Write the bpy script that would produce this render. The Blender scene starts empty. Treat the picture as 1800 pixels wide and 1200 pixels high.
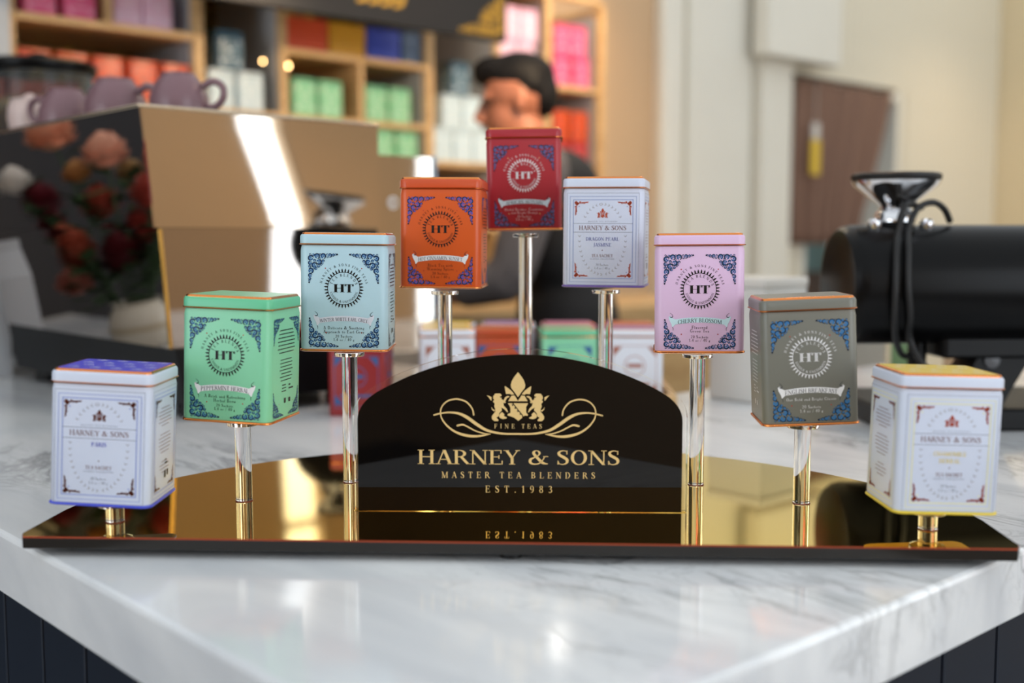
import bpy, math, random
from mathutils import Vector, Matrix
R = math.radians
PI = math.pi
SC = bpy.context.scene
COL = SC.collection

# ------------------------------------------------------------------ camera
cam_d = bpy.data.cameras.new('camera')
cam_d.sensor_width = 36.0
cam_d.lens = 2012.16 / 1800 * 36
cam_d.clip_start = 0.02
cam_d.clip_end = 60
cam_d.dof.use_dof = True
cam_d.dof.focus_distance = 1.04
cam_d.dof.aperture_fstop = 2.7
cam = bpy.data.objects.new('camera', cam_d)
COL.objects.link(cam)
cam.location = (0, 0, 0.2307)
cam.rotation_euler = (R(90 - 5.195), 0, 0)
SC.camera = cam

# ------------------------------------------------------------------ world, exposure
world = bpy.data.worlds.new('world')
SC.world = world
world.use_nodes = True
bg = world.node_tree.nodes['Background']
bg.inputs[0].default_value = (0.90, 0.96, 1.0, 1)
bg.inputs[1].default_value = 0.80
vs = SC.view_settings
vs.view_transform = 'Standard'
vs.look = 'None'
vs.gamma = 1
vs.use_curve_mapping = False
vs.exposure = 0.32

FLOOR = -0.95
COUNTER = -0.016            # top of the marble
TH = R(42.4)                # the counter's own axes: A to the right and away, B to the left and away
CX, CY = -0.0225, 0.498     # the counter's corner nearest the camera
AX, AY = math.cos(TH), math.sin(TH)


def ab(a, b, z=0.0):
    return Vector((CX + a * AX - b * AY, CY + a * AY + b * AX, z))


# ------------------------------------------------------------------ materials
MATS = {}


def srgb(r, g, b):
    def c(v):
        v /= 255.0
        return v / 12.92 if v <= 0.04045 else ((v + 0.055) / 1.055) ** 2.4
    return (c(r), c(g), c(b), 1.0)


def mat(name, col, rough=0.5, metal=0.0, spec=0.5, noise=0.0, scale=20.0, trans=0.0, ior=1.45, emit=None, emit_s=0.0,
        coat=0.0, bump=0.0):
    if name in MATS:
        return MATS[name]
    m = bpy.data.materials.new(name)
    m.use_nodes = True
    nt = m.node_tree
    b = nt.nodes['Principled BSDF']
    b.inputs['Base Color'].default_value = col
    b.inputs['Roughness'].default_value = rough
    b.inputs['Metallic'].default_value = metal
    b.inputs['Specular IOR Level'].default_value = spec
    b.inputs['IOR'].default_value = ior
    b.inputs['Transmission Weight'].default_value = trans
    b.inputs['Coat Weight'].default_value = coat
    b.inputs['Coat Roughness'].default_value = 0.05
    if emit:
        b.inputs['Emission Color'].default_value = emit
        b.inputs['Emission Strength'].default_value = emit_s
    if noise > 0 or bump > 0:
        tc = nt.nodes.new('ShaderNodeTexCoord')
        n = nt.nodes.new('ShaderNodeTexNoise')
        n.inputs['Scale'].default_value = scale
        n.inputs['Detail'].default_value = 4
        nt.links.new(tc.outputs['Object'], n.inputs['Vector'])
        if noise > 0:
            mx = nt.nodes.new('ShaderNodeMix')
            mx.data_type = 'RGBA'
            mx.inputs[6].default_value = tuple(v * (1 - noise) for v in col[:3]) + (1,)
            mx.inputs[7].default_value = tuple(min(1, v * (1 + noise)) for v in col[:3]) + (1,)
            nt.links.new(n.outputs['Fac'], mx.inputs[0])
            nt.links.new(mx.outputs[2], b.inputs['Base Color'])
        if bump > 0:
            bp = nt.nodes.new('ShaderNodeBump')
            bp.inputs['Strength'].default_value = bump
            nt.links.new(n.outputs['Fac'], bp.inputs['Height'])
            nt.links.new(bp.outputs['Normal'], b.inputs['Normal'])
    MATS[name] = m
    return m


def ramp_mat(name, stops, rough, metal=0.0, scale=(1, 1, 1), nscale=4.0, detail=6.0, dist=0.0, wave=False, spec=0.5):
    m = bpy.data.materials.new(name)
    m.use_nodes = True
    nt = m.node_tree
    b = nt.nodes['Principled BSDF']
    b.inputs['Roughness'].default_value = rough
    b.inputs['Metallic'].default_value = metal
    b.inputs['Specular IOR Level'].default_value = spec
    tc = nt.nodes.new('ShaderNodeTexCoord')
    mp = nt.nodes.new('ShaderNodeMapping')
    mp.inputs['Scale'].default_value = scale
    nt.links.new(tc.outputs['Object'], mp.inputs['Vector'])
    if wave:
        n = nt.nodes.new('ShaderNodeTexWave')
        n.inputs['Scale'].default_value = nscale
        n.inputs['Distortion'].default_value = dist
        n.inputs['Detail'].default_value = detail
    else:
        n = nt.nodes.new('ShaderNodeTexNoise')
        n.inputs['Scale'].default_value = nscale
        n.inputs['Detail'].default_value = detail
        n.inputs['Distortion'].default_value = dist
    nt.links.new(mp.outputs['Vector'], n.inputs['Vector'])
    r = nt.nodes.new('ShaderNodeValToRGB')
    e = r.color_ramp.elements
    e[0].position, e[0].color = stops[0]
    e[1].position, e[1].color = stops[-1]
    for p, c in stops[1:-1]:
        q = e.new(p)
        q.color = c
    nt.links.new(n.outputs['Fac'], r.inputs['Fac'])
    nt.links.new(r.outputs['Color'], b.inputs['Base Color'])
    MATS[name] = m
    return m


def marble_mat():
    m = bpy.data.materials.new('marble')
    m.use_nodes = True
    nt = m.node_tree
    b = nt.nodes['Principled BSDF']
    b.inputs['Roughness'].default_value = 0.1
    b.inputs['Specular IOR Level'].default_value = 0.5
    tc = nt.nodes.new('ShaderNodeTexCoord')
    mp = nt.nodes.new('ShaderNodeMapping')
    mp.inputs['Rotation'].default_value = (0, 0, R(-28))
    mp.inputs['Scale'].default_value = (2.6, 0.75, 1.4)
    nt.links.new(tc.outputs['Object'], mp.inputs['Vector'])

    def noise(sc, det, dist, rough=0.55):
        n = nt.nodes.new('ShaderNodeTexNoise')
        n.inputs['Scale'].default_value = sc
        n.inputs['Detail'].default_value = det
        n.inputs['Distortion'].default_value = dist
        n.inputs['Roughness'].default_value = rough
        nt.links.new(mp.outputs['Vector'], n.inputs['Vector'])
        return n

    def ramp(src, stops):
        r = nt.nodes.new('ShaderNodeValToRGB')
        e = r.color_ramp.elements
        e[0].position, e[0].color = stops[0]
        e[1].position, e[1].color = stops[-1]
        for p, c in stops[1:-1]:
            q = e.new(p)
            q.color = c
        nt.links.new(src, r.inputs['Fac'])
        return r
    W = lambda v: (v, v, v, 1)
    soft = ramp(noise(2.6, 6, 0.6).outputs['Fac'], [(0.34, srgb(206, 209, 213)), (0.62, srgb(240, 241, 241))])
    vein = ramp(noise(3.4, 9, 1.3, 0.62).outputs['Fac'], [(0.0, W(1)), (0.45, W(1)), (0.495, W(0.52)), (0.53, W(1)), (1.0, W(1))])
    where = ramp(noise(1.7, 3, 0.2).outputs['Fac'], [(0.48, W(0)), (0.62, W(1))])
    fine = ramp(noise(9, 8, 2.0, 0.6).outputs['Fac'], [(0.0, W(1)), (0.47, W(1)), (0.5, W(0.78)), (0.52, W(1)), (1.0, W(1))])

    def mul(a, bb, fac=None):
        x = nt.nodes.new('ShaderNodeMix')
        x.data_type = 'RGBA'
        x.blend_type = 'MULTIPLY'
        x.inputs[0].default_value = 1.0
        if fac is not None:
            nt.links.new(fac, x.inputs[0])
        nt.links.new(a, x.inputs[6])
        nt.links.new(bb, x.inputs[7])
        return x.outputs[2]
    c = mul(soft.outputs['Color'], vein.outputs['Color'], where.outputs['Color'])
    c = mul(c, fine.outputs['Color'], where.outputs['Color'])
    nt.links.new(c, b.inputs['Base Color'])
    MATS['marble'] = m


marble_mat()
WOOD = ramp_mat('oak_wood', [(0.3, srgb(186, 148, 98)), (0.7, srgb(214, 178, 126))], 0.5, scale=(2, 2, 14), nscale=5)
WOODH = ramp_mat('oak_wood_flat', [(0.3, srgb(186, 148, 98)), (0.7, srgb(214, 178, 126))], 0.5, scale=(2, 14, 14), nscale=4)
GOLDBACK = ramp_mat('gold_mosaic', [(0.35, srgb(40, 28, 14)), (0.55, srgb(140, 104, 44)), (0.7, srgb(205, 165, 70))], 0.3, 0.8,
                    scale=(1, 1, 1), nscale=22, detail=3)
FLOORM = ramp_mat('dark_floor', [(0.3, srgb(38, 30, 26)), (0.7, srgb(62, 50, 42))], 0.45, scale=(1, 8, 1), nscale=3)
CREAM = mat('cream_paint', srgb(226, 218, 198), 0.6, noise=0.03, scale=6)
CREAMW = mat('white_paint', srgb(228, 224, 212), 0.6, noise=0.03, scale=6)
GREYP = mat('grey_paint', srgb(176, 178, 180), 0.6, noise=0.04, scale=6)
DARKWALL = mat('dark_wall_paint', srgb(44, 44, 48), 0.7, noise=0.1, scale=4)
NAVY = mat('navy_paint', srgb(20, 30, 44), 0.45, noise=0.08, scale=8)
GOLD = mat('gold_mirror', srgb(255, 220, 104), 0.035, 1.0)
EDGE = mat('smoky_acrylic_edge', srgb(34, 32, 30), 0.18, 0.0)
EDGER = mat('copper_sheet_edge', srgb(150, 62, 34), 0.25, 0.6)
CLEAR = mat('clear_acrylic', (1, 1, 1, 1), 0.0, 0.0, trans=1.0, ior=1.47)
BLACKG = mat('black_gloss', srgb(6, 6, 7), 0.02, 0.0, spec=0.5)
GOLDP = mat('gold_print', srgb(216, 186, 128), 0.4, 0.15, noise=0.07, scale=900)
BLACKI = mat('black_ink', srgb(18, 18, 20), 0.4)
COPPER = mat('copper_rim', srgb(226, 140, 76), 0.22, 1.0)
COPPERI = mat('copper_ink', srgb(150, 72, 46), 0.3, 0.5)
REDRING = mat('red_glue_ring', srgb(120, 40, 30), 0.3)
MIRROR = mat('polished_steel', srgb(226, 218, 208), 0.03, 1.0)
MIRRORD = mat('polished_dark_steel', srgb(196, 188, 182), 0.03, 1.0)
CHROME = mat('chrome', srgb(225, 225, 228), 0.06, 1.0)
BLACKM = mat('black_metal', srgb(14, 14, 15), 0.4, 0.0, spec=0.2)
BLACKS = mat('black_satin', srgb(8, 8, 9), 0.3, 0.0, spec=0.18)
RUBBER = mat('black_rubber', srgb(14, 14, 15), 0.5)


# ------------------------------------------------------------------ mesh collector
class MB:
    def __init__(s):
        s.v, s.f, s.m = [], [], []

    def add(s, vs, fs, mi=0):
        o = len(s.v)
        s.v += [tuple(p) for p in vs]
        s.f += [tuple(i + o for i in f) for f in fs]
        s.m += [mi] * len(fs)

    def box(s, x0, x1, y0, y1, z0, z1, mi=0):
        vs = [(x0, y0, z0), (x1, y0, z0), (x1, y1, z0), (x0, y1, z0), (x0, y0, z1), (x1, y0, z1), (x1, y1, z1), (x0, y1, z1)]
        s.add(vs, [(3, 2, 1, 0), (4, 5, 6, 7), (0, 1, 5, 4), (1, 2, 6, 5), (2, 3, 7, 6), (3, 0, 4, 7)], mi)
        return s

    def bevbox(s, x0, x1, y0, y1, z0, z1, c=0.004, mi=0):
        # a box with chamfered upright edges and a chamfered top and bottom
        def ring(z, i):
            return rrect((x0 + x1) / 2, (y0 + y1) / 2, (x1 - x0) / 2 - i, (y1 - y0) / 2 - i, max(c - i * 0.5, 0.0006), 2, z)
        s.loft([ring(z0, c * .6), ring(z0 + c * .6, 0), ring(z1 - c * .6, 0), ring(z1, c * .6)], True, mi)
        return s

    def loft(s, rings, caps=True, mi=0, closed=True):
        n = len(rings[0])
        vs = [p for r in rings for p in r]
        fs = []
        for k in range(len(rings) - 1):
            for i in range(n if closed else n - 1):
                j = (i + 1) % n
                fs.append((k * n + i, k * n + j, (k + 1) * n + j, (k + 1) * n + i))
        if caps:
            fs.append(tuple(range(n - 1, -1, -1)))
            fs.append(tuple(range((len(rings) - 1) * n, len(rings) * n)))
        s.add(vs, fs, mi)
        return s

    def lathe(s, prof, n=24, c=(0, 0, 0), mi=0, axis='z', caps=True):
        rings = []
        for r, z in prof:
            ring = []
            for i in range(n):
                a = 2 * PI * i / n
                p = (r * math.cos(a), r * math.sin(a), z)
                if axis == 'x':
                    p = (z, r * math.cos(a), r * math.sin(a))
                elif axis == 'y':
                    p = (r * math.cos(a), -z, r * math.sin(a))
                ring.append((p[0] + c[0], p[1] + c[1], p[2] + c[2]))
            rings.append(ring)
        return s.loft(rings, caps, mi)

    def tube(s, pts, rad, n=8, mi=0, caps=True):
        pts = [Vector(p) for p in pts]
        if not isinstance(rad, (list, tuple)):
            rad = [rad] * len(pts)
        t = (pts[1] - pts[0]).normalized()
        up = Vector((0, 0, 1)) if abs(t.z) < 0.9 else Vector((1, 0, 0))
        u = t.cross(up).normalized()
        rings = []
        for i, p in enumerate(pts):
            if i == 0:
                d = pts[1] - pts[0]
            elif i == len(pts) - 1:
                d = pts[-1] - pts[-2]
            else:
                d = pts[i + 1] - pts[i - 1]
            d.normalize()
            u = (u - d * u.dot(d)).normalized()
            w = d.cross(u)
            rings.append([tuple(p + (u * math.cos(2 * PI * k / n) + w * math.sin(2 * PI * k / n)) * rad[i]) for k in range(n)])
        return s.loft(rings, caps, mi)

    def ell(s, c, r, n=12, mi=0, rot=None):
        m2 = n // 2
        vs, fs = [], []
        for j in range(m2 + 1):
            ph = PI * j / m2 - PI / 2
            for i in range(n):
                a = 2 * PI * i / n
                q = Vector((r[0] * math.cos(ph) * math.cos(a), r[1] * math.cos(ph) * math.sin(a), r[2] * math.sin(ph)))
                if rot is not None:
                    q = rot @ q
                vs.append((c[0] + q.x, c[1] + q.y, c[2] + q.z))
        for j in range(m2):
            for i in range(n):
                k = (i + 1) % n
                fs.append((j * n + i, j * n + k, (j + 1) * n + k, (j + 1) * n + i))
        s.add(vs, fs, mi)
        return s

    def build(s, name, m, parent=None, loc=(0, 0, 0), rz=0.0, smooth=None, rot=None):
        me = bpy.data.meshes.new(name)
        me.from_pydata(s.v, [], s.f)
        ms = m if isinstance(m, (list, tuple)) else [m]
        for q in ms:
            me.materials.append(q)
        if len(ms) > 1:
            me.polygons.foreach_set('material_index', s.m)
        if smooth:
            me.polygons.foreach_set('use_smooth', [True] * len(me.polygons))
            me.set_sharp_from_angle(angle=R(smooth))
        me.update()
        return link(name, me, parent, loc, rz, rot)


def link(name, me, parent=None, loc=(0, 0, 0), rz=0.0, rot=None):
    o = bpy.data.objects.new(name, me)
    COL.objects.link(o)
    o.parent = parent
    o.location = loc
    o.rotation_euler = rot if rot else (0, 0, rz)
    return o


def tag(o, label=None, cat=None, group=None, kind=None):
    if label:
        o['label'] = label
    if cat:
        o['category'] = cat
    if group:
        o['group'] = group
    if kind:
        o['kind'] = kind
    return o


def empty(name, loc=(0, 0, 0), rz=0.0, rot=None):
    o = link(name, None, None, loc, rz, rot)
    o.empty_display_size = 0.02
    return o


def rrect(cx, cy, hx, hy, r, n, z):
    pts = []
    for (sx, sy, a0) in ((1, -1, -90), (1, 1, 0), (-1, 1, 90), (-1, -1, 180)):
        for i in range(n + 1):
            a = R(a0 + 90 * i / n)
            pts.append((cx + sx * (hx - r) + r * math.cos(a), cy + sy * (hy - r) + r * math.sin(a), z))
    return pts


def spline(pts, n=6):
    """Catmull-Rom through points of any dimension."""
    out = []
    P = [pts[0]] + list(pts) + [pts[-1]]
    for i in range(1, len(P) - 2):
        p0, p1, p2, p3 = P[i - 1], P[i], P[i + 1], P[i + 2]
        for k in range(n):
            t = k / n
            out.append(tuple(0.5 * ((2 * b) + (-a + c) * t + (2 * a - 5 * b + 4 * c - d) * t * t + (-a + 3 * b - 3 * c + d) * t ** 3)
                             for a, b, c, d in zip(p0, p1, p2, p3)))
    out.append(tuple(pts[-1]))
    return out


# ------------------------------------------------------------------ flat print: a serif alphabet drawn as polygons
def strip(pts):
    """pts: (x, y, width); returns quads along the line."""
    L, Rr = [], []
    for i, p in enumerate(pts):
        a = pts[max(0, i - 1)]
        b = pts[min(len(pts) - 1, i + 1)]
        dx, dy = b[0] - a[0], b[1] - a[1]
        l = math.hypot(dx, dy) or 1
        nx, ny = -dy / l, dx / l
        w = p[2] / 2
        L.append((p[0] + nx * w, p[1] + ny * w))
        Rr.append((p[0] - nx * w, p[1] - ny * w))
    return [[L[i], L[i + 1], Rr[i + 1], Rr[i]] for i in range(len(pts) - 1)]


def sp(pts, n=5):
    return strip(spline(pts, n))


def rect(x0, y0, x1, y1):
    return [[(x0, y0), (x1, y0), (x1, y1), (x0, y1)]]


def frame2(x0, y0, x1, y1, w):
    return rect(x0, y0, x1, y0 + w) + rect(x0, y1 - w, x1, y1) + rect(x0, y0, x0 + w, y1) + rect(x1 - w, y0, x1, y1)


def arc(cx, cy, rx, ry, a0, a1, wv, wh, n=14):
    out = []
    for i in range(n):
        q = []
        for a, o in ((a0 + (a1 - a0) * i / n, 1), (a0 + (a1 - a0) * (i + 1) / n, 1), (a0 + (a1 - a0) * (i + 1) / n, 0), (a0 + (a1 - a0) * i / n, 0)):
            c, s_ = math.cos(R(a)), math.sin(R(a))
            q.append((cx + (rx if o else rx - wv) * c, cy + (ry if o else ry - wh) * s_))
        out.append(q)
    return out


def disc2(cx, cy, r, n=8):
    return [[(cx + r * math.cos(2 * PI * i / n), cy + r * math.sin(2 * PI * i / n)) for i in range(n)]]


T_, t_ = 0.135, 0.05


def stem(x, y0=0.0, y1=1.0, w=T_):
    return rect(x, y0, x + w, y1)


def ser(x, y, w=0.29, up=True):
    return rect(x - w / 2, y if up else y - 0.045, x + w / 2, y + 0.045 if up else y)


def st(x, w=T_, y0=0.0, y1=1.0):          # a stem with both serifs
    c = x + w / 2
    return stem(x, y0, y1, w) + ser(c, y0) + ser(c, y1, up=False)


def diag(x0, y0, x1, y1, w):
    return [[(x0 - w / 2, y0), (x0 + w / 2, y0), (x1 + w / 2, y1), (x1 - w / 2, y1)]]


def tick(x, y0, y1, w=0.05):
    return rect(x - w, y0, x, y1)


def glyphs():
    G = {}
    G['H'] = (0.86, st(.1) + st(.62) + rect(.2, .49, .66, .49 + t_))
    G['A'] = (0.82, diag(.12, 0, .40, 1, .055) + diag(.70, 0, .41, 1, .15) + rect(.2, .31, .6, .36) + ser(.12, 0, .24) + ser(.70, 0, .27))
    G['R'] = (0.80, st(.1) + arc(.3, .745, .33, .255, -90, 90, .14, t_) + rect(.2, .95, .31, 1.0) + rect(.2, .49, .31, .54) + diag(.72, 0, .40, .52, .16) + ser(.74, 0, .2))
    G['N'] = (0.88, stem(.12, 0, 1, .055) + diag(.73, 0, .13, 1, .15) + stem(.70, 0, 1, .055) + ser(.14, 0, .26) + ser(.10, 1, .2, False) + ser(.73, 1, .26, False))
    G['E'] = (0.72, st(.1) + rect(.2, .95, .62, 1) + rect(.2, 0, .65, .05) + rect(.2, .5, .5, .545) + tick(.62, .76, 1) + tick(.67, 0, .26) + tick(.52, .4, .64))
    G['F'] = (0.68, st(.1) + rect(.2, .95, .62, 1) + rect(.2, .5, .5, .545) + tick(.62, .76, 1) + tick(.52, .4, .64))
    G['Y'] = (0.78, diag(.40, .44, .13, 1, .15) + diag(.40, .44, .66, 1, .055) + stem(.33, 0, .48) + ser(.40, 0) + ser(.12, 1, .26, False) + ser(.66, 1, .22, False))
    G['S'] = (0.62, sp([(.50, .80, .05), (.47, .93, .05), (.30, .975, .06), (.13, .87, .11), (.15, .68, .15), (.33, .53, .17), (.49, .36, .15), (.49, .14, .11), (.32, .025, .06), (.14, .07, .05), (.09, .22, .05)]) + tick(.525, .72, .98) + tick(.105, .02, .28))
    G['O'] = (0.88, arc(.44, .5, .38, .515, 0, 360, .145, .055, 26))
    G['Q'] = (0.88, arc(.44, .5, .38, .515, 0, 360, .145, .055, 26) + sp([(.40, .04, .05), (.55, -.1, .1), (.78, -.18, .04)]))
    G['C'] = (0.80, arc(.44, .5, .38, .515, 42, 318, .145, .055, 20) + tick(.74, .68, .97) + tick(.74, .06, .26))
    G['G'] = (0.86, arc(.44, .5, .38, .515, 42, 318, .145, .055, 20) + tick(.74, .68, .97) + stem(.62, .03, .42) + ser(.69, .42, .28, False))
    G['D'] = (0.86, st(.1) + arc(.3, .5, .48, .5, -90, 90, .145, t_, 18) + rect(.2, .95, .31, 1) + rect(.2, 0, .31, .05))
    G['B'] = (0.76, st(.1) + arc(.3, .755, .30, .245, -90, 90, .135, t_) + arc(.3, .265, .37, .265, -90, 90, .145, t_) + rect(.2, .95, .31, 1) + rect(.2, .49, .31, .54) + rect(.2, 0, .31, .05))
    G['P'] = (0.72, st(.1) + arc(.3, .735, .34, .265, -90, 90, .14, t_) + rect(.2, .95, .31, 1) + rect(.2, .47, .31, .52))
    G['T'] = (0.76, stem(.31) + ser(.378, 0) + rect(.06, .95, .70, 1) + tick(.11, .74, 1) + tick(.70, .74, 1))
    G['I'] = (0.38, st(.12))
    G['J'] = (0.46, stem(.2, .1, 1) + ser(.267, 1, .29, False) + sp([(.27, .15, .13), (.24, -.05, .1), (.1, -.14, .05), (.02, -.08, .08)]))
    G['L'] = (0.68, st(.1) + rect(.2, 0, .62, .05) + tick(.65, 0, .28))
    G['M'] = (1.02, stem(.12, 0, 1, .055) + diag(.50, 0, .16, 1, .15) + diag(.50, 0, .85, 1, .055) + stem(.80, 0, 1, .14) + ser(.14, 0, .24) + ser(.10, 1, .2, False) + ser(.87, 0, .27) + ser(.92, 1, .2, False))
    G['K'] = (0.84, st(.1) + diag(.24, .42, .68, 1, .055) + diag(.74, 0, .38, .6, .16) + ser(.70, 1, .22, False) + ser(.76, 0, .22))
    G['U'] = (0.84, stem(.1, .3, 1) + arc(.41, .32, .31, .335, 180, 360, .13, .06) + stem(.665, .3, 1, .055) + ser(.167, 1, .27, False) + ser(.69, 1, .22, False))
    G['V'] = (0.80, diag(.41, 0, .13, 1, .15) + diag(.41, 0, .68, 1, .055) + ser(.13, 1, .26, False) + ser(.68, 1, .22, False))
    G['W'] = (1.12, diag(.38, 0, .13, 1, .14) + diag(.38, 0, .58, 1, .055) + diag(.80, 0, .56, 1, .14) + diag(.80, 0, 1.0, 1, .055) + ser(.13, 1, .26, False) + ser(1.0, 1, .2, False) + ser(.56, 1, .2, False))
    G['X'] = (0.80, diag(.68, 0, .14, 1, .15) + diag(.12, 0, .66, 1, .055) + ser(.13, 1, .24, False) + ser(.67, 1, .2, False) + ser(.12, 0, .2) + ser(.68, 0, .24))
    G['Z'] = (0.74, diag(.12, .02, .62, .98, .14) + rect(.1, .95, .66, 1) + rect(.06, 0, .66, .05) + tick(.12, .76, 1) + tick(.68, 0, .26))
    G['&'] = (0.98, sp([(.93, .56, .05), (.80, .56, .05), (.72, .36, .05), (.55, .10, .07), (.33, .03, .08), (.13, .12, .13), (.13, .36, .13), (.34, .52, .07), (.52, .68, .07), (.54, .86, .1), (.42, .97, .05), (.29, .90, .11), (.29, .74, .14), (.48, .42, .15), (.70, .12, .15), (.94, .05, .05)]) + ser(.84, .585, .24, False))
    G['.'] = (0.34, disc2(.15, .07, .08))
    G[','] = (0.3, sp([(.13, .08, .13), (.13, -.03, .08), (.06, -.14, .03)]))
    G['/'] = (0.5, strip([(.08, -.1, .05), (.42, 1.05, .05)]))
    G['-'] = (0.4, rect(.06, .33, .34, .4))
    G['1'] = (0.52, stem(.22) + ser(.287, 0) + strip([(.08, .80, .05), (.3, .97, .07)]))
    G['0'] = (0.64, arc(.32, .5, .27, .51, 0, 360, .12, .05, 20))
    G['2'] = (0.62, sp([(.10, .74, .1), (.16, .92, .07), (.34, .97, .06), (.49, .80, .13), (.42, .54, .11), (.24, .28, .07), (.09, .06, .06)]) + rect(.07, 0, .54, .11))
    G['3'] = (0.60, sp([(.09, .84, .08), (.28, .97, .06), (.45, .80, .13), (.36, .58, .07), (.22, .53, .05)]) + sp([(.22, .53, .05), (.42, .47, .08), (.50, .26, .14), (.38, .05, .08), (.18, .03, .06), (.08, .14, .09)]))
    G['4'] = (0.64, stem(.36, 0, 1, .12) + rect(.04, .25, .60, .31) + strip([(.07, .28, .06), (.40, .97, .06)]) + ser(.42, 0, .26))
    G['8'] = (0.64, arc(.32, .76, .22, .245, 0, 360, .1, .05, 16) + arc(.32, .27, .27, .285, 0, 360, .12, .05, 16))
    G['9'] = (0.64, arc(.32, .68, .26, .33, 0, 360, .12, .05, 18) + sp([(.53, .66, .12), (.52, .36, .12), (.40, .10, .09), (.18, .0, .05)]))
    # lower case, x-height .46
    S = .11
    def ls(x, y0=0., y1=.46):
        return stem(x, y0, y1, S) + ser(x + S / 2, y0, .22)
    G['o'] = (0.56, arc(.28, .23, .23, .245, 0, 360, .1, .05, 16))
    G['c'] = (0.50, arc(.28, .23, .23, .245, 40, 320, .1, .05, 12))
    G['e'] = (0.52, arc(.28, .23, .23, .245, 0, 320, .1, .05, 14) + rect(.1, .22, .5, .265))
    G['a'] = (0.52, sp([(.10, .36, .07), (.22, .46, .06), (.36, .38, .1), (.37, .2, .11), (.37, .03, .11)]) + arc(.22, .13, .16, .145, 0, 360, .08, .05, 12) + rect(.33, 0, .5, .045))
    G['n'] = (0.62, ls(.08) + sp([(.15, .34, .05), (.28, .45, .07), (.42, .40, .11), (.45, .25, .11), (.45, 0, .11)]) + ser(.45, 0, .2) + ser(.08, .46, .16, False))
    G['h'] = (0.62, ls(.08, 0, .8) + sp([(.15, .34, .05), (.28, .45, .07), (.42, .40, .11), (.45, .25, .11), (.45, 0, .11)]) + ser(.45, 0, .2) + ser(.08, .8, .16, False))
    G['m'] = (0.92, ls(.08) + sp([(.15, .34, .05), (.26, .45, .07), (.38, .40, .11), (.41, .25, .11), (.41, 0, .11)]) + sp([(.45, .34, .05), (.58, .45, .07), (.71, .40, .11), (.74, .25, .11), (.74, 0, .11)]) + ser(.41, 0, .2) + ser(.74, 0, .2))
    G['r'] = (0.44, ls(.08) + sp([(.15, .3, .05), (.26, .44, .08), (.38, .42, .1)]) + ser(.08, .46, .16, False))
    G['i'] = (0.30, ls(.09) + disc2(.14, .64, .07) + ser(.1, .46, .16, False))
    G['l'] = (0.30, ls(.09, 0, .8) + ser(.1, .8, .16, False))
    G['t'] = (0.36, stem(.12, .04, .62, S) + rect(.03, .42, .32, .465) + sp([(.18, .1, .1), (.24, .02, .06), (.34, .06, .04)]))
    G['f'] = (0.36, ls(.1, 0, .66) + rect(.03, .42, .32, .465) + sp([(.155, .6, .11), (.2, .76, .08), (.33, .77, .08)]))
    G['d'] = (0.60, arc(.25, .23, .21, .24, 0, 360, .1, .05, 14) + stem(.39, 0, .8, S) + ser(.36, .8, .16, False) + rect(.4, 0, .56, .045))
    G['b'] = (0.58, stem(.08, 0, .8, S) + ser(.08, .8, .16, False) + arc(.3, .23, .22, .24, 0, 360, .1, .05, 14))
    G['p'] = (0.58, stem(.08, -.24, .46, S) + ser(.135, -.24, .24) + arc(.3, .23, .22, .24, 0, 360, .1, .05, 14))
    G['g'] = (0.54, arc(.25, .28, .19, .19, 0, 360, .09, .05, 14) + arc(.25, -.1, .22, .14, 0, 360, .06, .05, 14) + sp([(.2, .1, .05), (.14, .04, .07), (.3, .0, .07)]) + rect(.38, .4, .52, .45))
    G['s'] = (0.44, sp([(.34, .36, .05), (.24, .455, .06), (.12, .37, .1), (.2, .26, .12), (.33, .13, .1), (.22, .02, .06), (.08, .08, .05)], 4))
    G['u'] = (0.62, stem(.08, .12, .46, S) + arc(.25, .14, .17, .155, 180, 330, .1, .06, 8) + stem(.40, 0, .46, S) + rect(.42, 0, .58, .045))
    G['v'] = (0.54, diag(.28, 0, .09, .46, .12) + diag(.28, 0, .46, .46, .05))
    G['w'] = (0.80, diag(.26, 0, .09, .46, .12) + diag(.26, 0, .40, .46, .05) + diag(.56, 0, .39, .46, .12) + diag(.56, 0, .72, .46, .05))
    G['k'] = (0.58, ls(.08, 0, .8) + diag(.18, .2, .42, .46, .05) + diag(.5, 0, .26, .3, .13))
    G['y'] = (0.54, diag(.28, 0, .09, .46, .12) + strip([(.46, .46, .05), (.26, -.1, .05), (.12, -.2, .08)]))
    G['z'] = (0.48, diag(.1, .02, .38, .44, .1) + rect(.06, .41, .42, .46) + rect(.04, 0, .44, .05))
    G['x'] = (0.54, diag(.44, 0, .1, .46, .12) + diag(.08, 0, .44, .46, .05))
    G[' '] = (0.36, [])
    return G


GL = glyphs()


def text_w(s, track=0.0):
    return sum(GL[c][0] + track for c in s) - track


def text(s, cx, y, h, track=0.0, width=None, stretch=None):
    """Polygons of a centred line; h = cap height; width forces the overall width by tracking."""
    if stretch is not None:
        k = stretch / (text_w(s) * h)
        return [[(cx + (q[0] - cx) * k, q[1]) for q in p] for p in text(s, cx, y, h)]
    if width is not None:
        w0 = text_w(s) * h
        track = (width - w0) / h / max(1, len(s) - 1)
    x = cx - text_w(s, track) * h / 2
    out = []
    for c in s:
        adv, polys = GL[c]
        for p in polys:
            out.append([(x + q[0] * h, y + q[1] * h) for q in p])
        x += (adv + track) * h
    return out


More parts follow.
